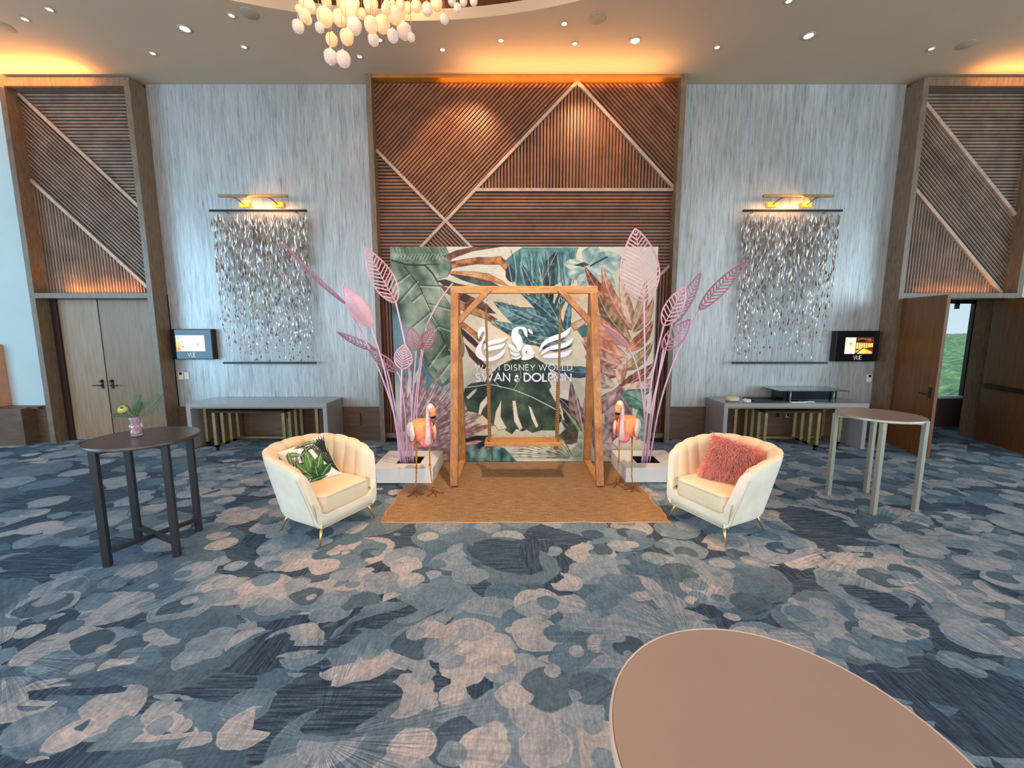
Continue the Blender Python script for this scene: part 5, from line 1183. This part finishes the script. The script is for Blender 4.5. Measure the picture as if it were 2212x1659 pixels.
for q_, lb in (((8, 58), 'dim round speaker grille at the left end of the ceiling'), ((538, 28), 'dim round speaker grille left of the chandelier recess'), ((1290, 39), 'dim round speaker grille above the slatted panel peak'), ((2088, 96), 'dim round speaker grille above the right door surround')):
    x, y = zc(*q_); o = MB().lathe([(.10, 0), (.10, -.006), (.09, -.009), (0, -.010)], 28).build('ceiling_speaker', M_spk, smooth=True, angle=30); o.location = (x, y, CZ - .0005)
    tag(o, lb, 'speaker', 'round ceiling speakers')

# chandelier of blown glass globes
gl = [(195, 255, 52, 62, 0), (255, 150, 55, 60, 1), (285, 190, 40, 45, 1), (300, 60, 62, 60, 1), (200, 85, 34, 34, 1), (450, 165, 72, 92, 1), (400, 265, 40, 50, 0), (515, 380, 52, 65, 1), (660, 357, 60, 75, 1), (595, 175, 62, 82, 1),
      (685, 95, 76, 92, 1), (728, 250, 70, 82, 0), (610, 35, 50, 55, 1), (803, 135, 38, 50, 1), (890, 45, 66, 78, 1), (893, 240, 56, 82, 1), (1002, 235, 62, 90, 1), (1122, 150, 68, 82, 1), (915, 380, 48, 62, 0), (1100, 345, 55, 60, 0),
      (1210, 300, 66, 80, 0), (1275, 358, 34, 44, 0), (505, 545, 55, 78, 0), (628, 567, 64, 78, 0), (1035, 90, 36, 60, 1), (1045, 45, 40, 36, 1), (1100, 35, 34, 30, 1), (1175, 45, 42, 50, 1), (1245, 75, 45, 50, 1), (1325, 60, 46, 60, 1),
      (1428, 88, 50, 60, 0), (1518, 35, 60, 62, 1), (1592, 182, 40, 52, 0), (1718, 78, 34, 45, 0), (1665, 12, 42, 40, 0), (1775, 15, 42, 38, 0), (1872, 12, 42, 38, 0), (465, 20, 58, 42, 1), (740, 30, 40, 50, 1), (245, 22, 46, 40, 1)]
rs = random.Random(12)
cx_, cy_ = -1.35, 4.1
chd = thing('glass_globe_chandelier', 'large chandelier of clustered seeded glass globes hanging from the oval ceiling recess', 'chandelier', (cx_, cy_, CZ + .57), keep=True)
MB().lathe([(0, 0), (1.15, 0), (1.2, .01), (1.2, .05)], 48, Matrix.Translation((cx_, cy_, CZ + .53))).build('canopy', M_dkbronze, chd, smooth=True, angle=30)
def globe_mesh(seed):
    r2 = random.Random(seed); m = MB(); ph = [r2.uniform(0, 6) for _ in range(4)]
    prof = []
    for k in range(15):
        a = math.pi * k / 14; r = math.sin(a) ** .85 * (1 - .06 * math.cos(a)) if 0 < k < 14 else 0; prof.append((max(r, 0), -1.02 * math.cos(a)))
    m.lathe(prof[:], 20); m.v = [(x * (1 + .03 * math.sin(5 * z + ph[0])), y * (1 + .03 * math.sin(4 * z + ph[1])), z) for x, y, z in m.v]
    m.lathe([(0, -1.14), (.10, -1.12), (.13, -1.05), (.08, -.98), (0, -.97)], 10); m.lathe([(.2, 1.05), (.22, 1.2), (.14, 1.28), (0, 1.28)], 10); return m
gm = [globe_mesh(s_) for s_ in range(3)]
protoG = {}
M_cord = plain('clear_cord', rgb(150, 120, 96), .4)
allg = [(600 + a / 4.424, b / 4.424, (c + d) / 2 / 4.424 / 1.12, f) for a, b, c, d, f in gl]
for k in range(46):           # globes above the frame's edge
    allg.append((None, None, None, 1))
for k, (px, py, rp, warm) in enumerate(allg):
    if px is not None:
        low = py; Yd = 3.55 + .9 * rs.random() if low < 60 else 3.7 + .35 * rs.random()
        P3 = at(px, py, Yd); r = rp / FPX * (P3.y * _c - (P3.z - CH) * _s) * 1.06
        if P3.z > 5.5: sc3 = 5.5 / P3.z
    else:
        a = rs.uniform(0, 6.28); rr = 1.05 * math.sqrt(rs.random()); P3 = Vector((cx_ + rr * math.cos(a) * 1.1, cy_ - .5 + rr * math.sin(a) * .9, rs.uniform(4.9, 5.9))); r = rs.uniform(.06, .095)
        u_ = P3.x / (P3.y * _c - (P3.z - CH) * _s); v_ = (P3.y * _s + (P3.z - CH) * _c) / (P3.y * _c - (P3.z - CH) * _s)
        if 829.5 - FPX * v_ > -25: P3.z += .45
    key = (k % 3, warm)
    if key not in protoG: o = gm[k % 3].build('glass_globe', M_globe if warm else M_globe2, chd, smooth=True); protoG[key] = o
    else: o = protoG[key].copy(); COL.objects.link(o)
    MI = INV[chd.name]; o.parent = chd; o.matrix_parent_inverse = MI; o.location = P3; o.scale = (r, r, r)
    o.rotation_euler = (rs.uniform(-.12, .12), rs.uniform(-.12, .12), rs.uniform(0, 6))
    MB().tube([(P3.x, P3.y, P3.z + r * 1.2), (P3.x, P3.y, CZ + .54)], .0022, 4).build('cord', M_cord, chd)
for lx, ly in ((-1.9, 3.5), (-1.0, 3.7)): light('chandelier_lamp', 'POINT', (lx, ly, 5.3), 14, (1, .60, .26), .12)

# ------------------------------------------------------------ hanging wall art and picture lights
M_petal = [plain('pewter_petal', rgb(158, 144, 134), .35, .35, var=.2, scale=3), plain('silver_petal', rgb(240, 234, 226), .25, .3, var=.1, scale=3), plain('bronze_petal', rgb(112, 92, 78), .4, .3, var=.2, scale=3)]
def wall_art(x0, x1, y, label, seed, side):
    t = thing('hanging_wall_art', label, 'wall art', ((x0 + x1) / 2, y, 2.6), 0, None, keep=True)
    for z, nm in ((3.80, 'top_bar'), (1.35, 'bottom_bar')):
        m = MB(); m.box(x0 - .01, x1 + .01, y - .018, y + .018, z - .016, z + .016)
        m.build(nm, M_black, t)
        m = MB()
        for xx in (x0 + .2, x1 - .2): m.tube([(xx, y, z), (xx, WY, z)], .009, 8)
        m.build('standoff', M_bronze, t)
    rs = random.Random(seed); ns = 50; stuff = [MB(), MB(), MB()]; cordm = MB(); singles = 0; pm = {}
    cand = []
    for i in range(ns):
        x = x0 + .03 + (x1 - x0 - .06) * i / (ns - 1)
        for row in range(2):
            yy = y - .0 + (row - .5) * .05 + rs.uniform(-.012, .012); z = 3.77 - rs.uniform(0, .07)
            cordm.tube([(x, yy, 3.79), (x, yy, 1.36)], .0008, 3, cap=False)
            while z > 1.42:
                hfrac = (3.8 - z) / 2.4; edge = min(i, ns - 1 - i) < 4
                dens = 1 - .86 * hfrac ** .95 - (.12 if (i / ns < .18) == (side > 0) else 0)
                if rs.random() < dens: cand.append((x + rs.uniform(-.012, .012), yy, z, rs.uniform(.085, .15) * (1 - .62 * max(0, hfrac - .2)), rs.uniform(-.30, .30), rs.uniform(-.9, .9), rs.choice((0, 0, 1, 2, 0, 2, 1)), edge or hfrac > .72))
                z -= rs.uniform(.055, .085)
    def petal(m, P, L, tilt, yaw, w_=.0125):
        Mx = Matrix.Translation(P) @ Matrix.Rotation(tilt, 4, 'Y') @ Matrix.Rotation(yaw, 4, 'Z')
        pts = [(0, 0, 0), (-w_, .002, -L * .55), (0, -.004, -L * .62), (w_, .002, -L * .55), (0, .003, -L)]
        m.add([Mx @ Vector(q) for q in pts], [(0, 1, 2), (0, 2, 3), (1, 4, 2), (2, 4, 3)])
    rs.shuffle(cand)
    for c in cand:
        if c[7] and singles < 240:
            singles += 1; key = (c[6], singles % 4)
            if key not in pm:
                m = MB(); petal(m, Vector((0, 0, 0)), .10, 0, 0); o = m.build('petal', M_petal[c[6]], t); pm[key] = o
            else: o = pm[key].copy(); COL.objects.link(o); o.parent = t; o.matrix_parent_inverse = INV[t.name]
            o.location = (c[0], c[1], c[2]); o.rotation_euler = (0, c[4], c[5]); o.scale = (1.15, 1, c[3] / .10)
        else: petal(stuff[c[6]], Vector((c[0], c[1], c[2])), c[3], c[4], c[5])
    for k in range(3): tag(stuff[k].build('petal_cluster', M_petal[k], t), kind='stuff')
    cordm.build('cords', M_petal[0], t)
wall_art(-4.85, -3.31, 6.95, 'shimmering hanging strand artwork on the stone wall left of the slatted panel', 5, 1)
wall_art(3.72, 5.295, 6.95, 'shimmering hanging strand artwork on the stone wall right of the slatted panel', 9, -1)
def picture_light(x0, x1, arms, lean, label):
    t = thing('picture_light', label, 'wall light', ((x0 + x1) / 2, 6.85, 3.99), keep=True)
    MB().box(x0, x1, 6.83, 6.87, 3.975, 4.015, ch=.006).build('lamp_bar', M_bronze, t)
    for a in arms:
        MB().tube([(a, 7.09, 3.90), (a, 7.02, 3.93), (a + lean * .05, 6.93, 3.985), (a + lean * .10, 6.86, 3.99)], .009, 8).build('arm', M_bronze, t, smooth=True)
        MB().box(a - .075, a + .075, 7.04, 7.095, 3.885, 3.965, ch=.01).build('mount_box', M_amber, t)
    c = (x0 + x1) / 2
    light('picture_lamp', 'AREA', (c - lean * -.12, 6.86, 3.965), 5.0, (1, .45, .10), x1 - x0 - .1, .02, aim=(c + .1 * -lean, 7.1, 3.86))
    light('picture_lamp', 'AREA', (c, 6.84, 3.96), 2.5, (1, .62, .35), x1 - x0 - .1, .02, aim=(c, 6.93, 3.0))
    return t
picture_light(-4.63, -3.54, (-4.36, -3.81), -1, 'slim brass picture light over the left strand artwork')
picture_light(3.96, 5.075, (4.24, 4.80), 1, 'slim brass picture light over the right strand artwork')

# ------------------------------------------------------------ digital signs
def screen(x0, x1, z0, z1, sx0, sx1, sz0, sz1, label, painter, tx):
    t = thing('digital_sign', label, 'screen', ((x0 + x1) / 2, 7.04, (z0 + z1) / 2), keep=True)
    MB().box(x0, x1, 6.985, WY, z0, z1, ch=.008).build('housing', M_black, t)
    MB().box(x0 + .012, x1 - .012, 6.979, 6.986, z0 + .012, z1 - .012).build('front_glass', M_blackgloss, t)
    nx_, nz_ = 130, 74; a = np.linspace(sx0, sx1, nx_); b = np.linspace(sz0, sz1, nz_); A, B = np.meshgrid(a, b)
    U = (A - sx0) / (sx1 - sx0) * 100; V = (1 - (B - sz0) / (sz1 - sz0)) * 57
    pp = Paint(U.ravel(), V.ravel(), (250, 248, 232)); painter(pp); ii = (np.arange(nz_ - 1)[:, None] * nx_ + np.arange(nx_ - 1)[None]).ravel()
    me = bpy.data.meshes.new('display'); np_mesh(me, np.stack([A.ravel(), np.full(A.size, 6.976), B.ravel()], 1), np.stack([ii, ii + 1, ii + nx_ + 1, ii + nx_], 1), np.concatenate([linA(pp.C), np.ones((A.size, 1))], 1))
    me.materials.append(M_disp); o = bpy.data.objects.new('display', me); COL.objects.link(o); put_under(o, t)
    letters('VUE', tx[0], tx[1], tx[2], .068, .010, t, 6.972, M_let, gap=.22, depth=.006)
M_disp = G('lit_display'); a_ = M_disp.new('ShaderNodeAttribute', attribute_name='paint'); M_disp.fin((0, 0, 0, 1), .3); M_disp.put(M_disp.b, 'Emission Color', a_.outputs['Color']); M_disp.b.inputs['Emission Strength'].default_value = 1.15; M_disp = M_disp.m
M_let = plain('silver_lettering', rgb(225, 222, 214), .4)
def pL(q):
    q.wash(8, 10, 12, 12, (170, 220, 224), .8); q.poly([(0, 20), (13, 20), (15, 57), (0, 57)], (250, 190, 40), (255, 226, 70)); q.wash(8, 50, 6, 4, (200, 60, 20), .9)
    for x, y, w_, h_ in ((6, 6, 4, 4), (17, 5, 5, 4), (17, 20, 9, 2), (17, 25, 10, 1.6), (7, 22, 5, 3), (8, 36, 4, 5), (20, 37, 6, 6), (27, 40, 4, 2)): q.poly([(x, y), (x + w_, y + .6), (x + w_ * .8, y + h_), (x, y + h_)], (96, 92, 84), (176, 160, 130))
    for x, y, w_ in ((62, 12, 6), (50, 22, 5), (58, 23, 4), (66, 21, 6), (74, 22, 4), (47, 33, 8), (56, 32, 5), (64, 33, 4), (84, 31, 5), (40, 44, 5), (52, 44, 5), (88, 43, 4), (36, 13, 4), (86, 12, 6)): q.stroke([(x, y), (x + w_, y + .4)], 1.1, (150, 150, 142), .7)
    q.stroke([(41, 26), (38, 26), (38, 37), (41, 37)], .9, (120, 116, 108)); q.stroke([(38, 31), (41, 31)], .8, (120, 116, 108)); q.poly([(72, 34), (76, 28), (81, 34)], (90, 90, 86))
def pR(q):
    q.C[:] = (245, 246, 214); q.poly([(38, 0), (100, 0), (100, 57), (38, 57)], (120, 40, 14), (60, 18, 8))
    q.poly([(40, 18), (100, 20), (100, 34), (62, 38), (40, 40)], (255, 214, 90), (255, 240, 140)); q.poly([(38, 48), (66, 34), (100, 50), (98, 57), (46, 57)], (250, 180, 50), (255, 232, 110))
    for x in (48, 56, 64, 72, 80): q.stroke([(x, 16), (x + 1, 34)], 2.2, (150, 60, 14), .9)
    q.stroke([(40, 57), (66, 36)], 3.5, (70, 24, 10)); q.stroke([(66, 36), (100, 48)], 2.2, (110, 40, 14)); q.stroke([(44, 8), (58, 4), (72, 6), (90, 4)], 2.2, (240, 150, 90), .8); q.wash(86, 10, 10, 4, (240, 130, 60), .7); q.stroke([(82, 36), (98, 34)], 2, (96, 30, 10))
    q.poly([(20, 16), (28, 22), (20, 28), (12, 22)], (196, 190, 130), (206, 200, 150))
screen(-5.745, -5.04, 1.405, 1.915, -5.645, -5.163, 1.545, 1.81, 'wall sign screen left of the wall art showing a mostly white page', pL, (-5.46, -5.33, 1.45))
screen(5.45, 6.175, 1.37, 1.885, 5.60, 6.07, 1.50, 1.775, 'wall sign screen right of the wall art showing an orange banquet room', pR, (5.76, 5.895, 1.405))
# thermostats and plates
def plate(x, z, w_, h_, name, label, cat, dark=None, mat=None, d=.02, y=WY):
    t = thing(name, label, cat, (x, y - d / 2, z), keep=True)
    MB().box(x - w_ / 2, x + w_ / 2, y - d, y, z - h_ / 2, z + h_ / 2, ch=.003).build('cover_plate', mat or M_white, t)
    if dark: MB().box(x + dark[0], x + dark[1], y - d - .002, y - d + .004, z + dark[2], z + dark[3]).build('display', M_blackgloss, t)
plate(-5.71, 1.118, .085, .135, 'thermostat', 'white thermostat with a dark display below the left sign', 'thermostat', (-.022, .022, .015, .058))
plate(-5.61, 1.12, .075, .12, 'light_switch', 'blank white switch plate beside the left thermostat', 'switch')
plate(6.165, 1.075, .08, .135, 'thermostat', 'white thermostat with a dark display below the right sign', 'thermostat', (-.022, .022, .015, .058))
plate(-2.735, .36, .21, .21, 'wall_box', 'square brown box on the low wood band beside the left console', 'wall box', None, M_wains, .05, WY - .03)
plate(4.63, .44, .055, .09, 'wall_outlet', 'dark outlet plate under the right console', 'outlet', None, M_black, .01, WY - .03)
plate(4.80, .44, .06, .10, 'wall_outlet', 'black and white outlet plate under the right console', 'outlet', (-.018, .018, -.035, .035), M_white, .01, WY - .03)
plate(-3.90, .42, .06, .10, 'wall_outlet', 'black outlet plate under the left console', 'outlet', None, M_black, .01, WY - .03)

# ------------------------------------------------------------ consoles with nested tables
def console(x0, x1, label):
    t = thing('console_table', label, 'console table', ((x0 + x1) / 2, 6.77, 0), keep=True); y0, y1, h, th = 6.45, 7.05, .745, .065
    MB().box(x0, x1, y0, y1, h - th, h, ch=.003).build('tabletop', M_console, t)
    MB().box(x0, x0 + th, y0, y1, .004, h - th).build('side_panel', M_console, t); MB().box(x1 - th, x1, y0, y1, .004, h - th).build('side_panel', M_console, t)
    MB().box(x0 + th, x1 - th, y0 + .004, y0 + .02, h - th - .018, h - th - .004).build('edge_reveal', M_bronze, t); return t
console(-5.17, -2.94, 'grey waterfall console table against the wall under the left artwork')
console(3.365, 5.66, 'grey waterfall console table under the right artwork, with serving pieces on top')
def nest(x0, x1, y0, y1, h, label, planks):
    t = thing('nesting_table', label, 'table', ((x0 + x1) / 2, (y0 + y1) / 2, 0), keep=True); w_ = .045
    MB().box(x0, x1, y0, y1, h - .03, h).build('tabletop', M_dkbronze, t)
    for x in (x0, x1 - w_):
        for k in range(planks):
            y = y0 + (y1 - y0 - .05) * k / (planks - 1); MB().box(x, x + w_, y, y + (.05 if k == 0 else .10), .05, h - .03).build('side_slat', M_bronze, t)
        MB().box(x, x + w_, y0, y1, .05, .085).build('bottom_rail', M_bronze, t)
        MB().lathe([(0, .002), (.022, .004), (.026, .03), (.018, .05)], 14, Matrix.Translation((x + w_ / 2, y0 + .03, 0))).build('foot', M_black, t, smooth=True)
    MB().box(x0 + w_, x1 - w_, y1 - .06, y1 - .02, .05, .085).build('bottom_rail', M_bronze, t)
nest(-4.72, -3.58, 6.38, 6.98, .635, 'bronze slat-sided nesting table tucked under the left console', 4)
nest(-5.02, -3.16, 6.60, 7.02, .672, 'wider bronze nesting table at the back under the left console', 2)
nest(3.98, 4.86, 6.38, 6.98, .635, 'bronze slat-sided nesting table tucked under the right console', 4)
nest(3.62, 5.38, 6.60, 7.02, .672, 'wider bronze nesting table at the back under the right console', 2)
# serving pieces on the right console
cz = .746
def on(px, py, z=cz):
    u = (px - 1106) / FPX; v = (py - 829.5) / FPX; t = (z - CH) / (-_s - v * _c); return (u * t, (_c - v * _s) * t)
x, y = on(1563, 861)
t = thing('round_dish', 'cream round dish with lid at the left end of the right console', 'dish', (3.60, 6.68, cz), keep=True); Tm = Matrix.Translation((3.60, 6.68, cz + .001))
M_cream = plain('cream_ceramic', rgb(222, 204, 170), .3)
MB().lathe([(0, 0), (.085, 0), (.11, .02), (.11, .05), (.10, .052), (0, .052)], 28, Tm).build('bowl', M_cream, t, smooth=True, angle=40); MB().lathe([(.10, .052), (.105, .062), (.07, .075), (0, .078)], 28, Tm).build('lid', M_cream, t, smooth=True)
o = MB().lathe([(0, 0), (.05, 0), (.06, .01), (.06, .045), (.052, .045), (.048, .012), (0, .01)], 24, Matrix.Translation((3.79, 6.58, cz + .001))).build('small_bowl', M_white, smooth=True, angle=40); tag(o, 'small white bowl in front of the cream dish on the right console', 'bowl')
o = MB(); o.box(3.90, 4.40, 6.55, 6.90, cz + .001, cz + .012, ch=.003); o.box(3.90, 4.40, 6.55, 6.565, cz + .012, cz + .026); o.box(3.90, 4.40, 6.885, 6.90, cz + .012, cz + .026); o.box(3.90, 3.915, 6.565, 6.885, cz + .012, cz + .026); o.box(4.385, 4.40, 6.565, 6.885, cz + .012, cz + .026)
tag(o.build('serving_tray', M_black), 'flat black serving tray between the dish and the glass riser', 'tray')
t = thing('display_riser', 'black glass-topped display riser on the right console', 'riser', (4.85, 6.77, cz), keep=True)
MB().box(4.42, 5.28, 6.64, 6.96, cz + .001, cz + .165, ch=.004).build('base_box', M_blackgloss, t); MB().box(4.28, 5.40, 6.54, 7.0, cz + .178, cz + .19).build('glass_shelf', plain('smoked_glass', rgb(60, 70, 80), .05), t)
for xx in (4.50, 5.20):
    MB().tube([(xx, 6.60, cz + .001), (xx, 6.60, cz + .178)], .011, 10).build('post', M_greyleg, t, smooth=True)
for k, (a, b, c_) in enumerate(((4.46, 4.70, 6.50), (4.64, 4.86, 6.535))):
    o = MB().box(a, b, c_, c_ + .06, cz + .001 + 0 * k, cz + .014, ch=.002).build('folded_menu', M_white); tag(o, ('white folded menu card nearest the front edge before the riser', 'white folded menu card just behind the front one before the riser')[k], 'menu')
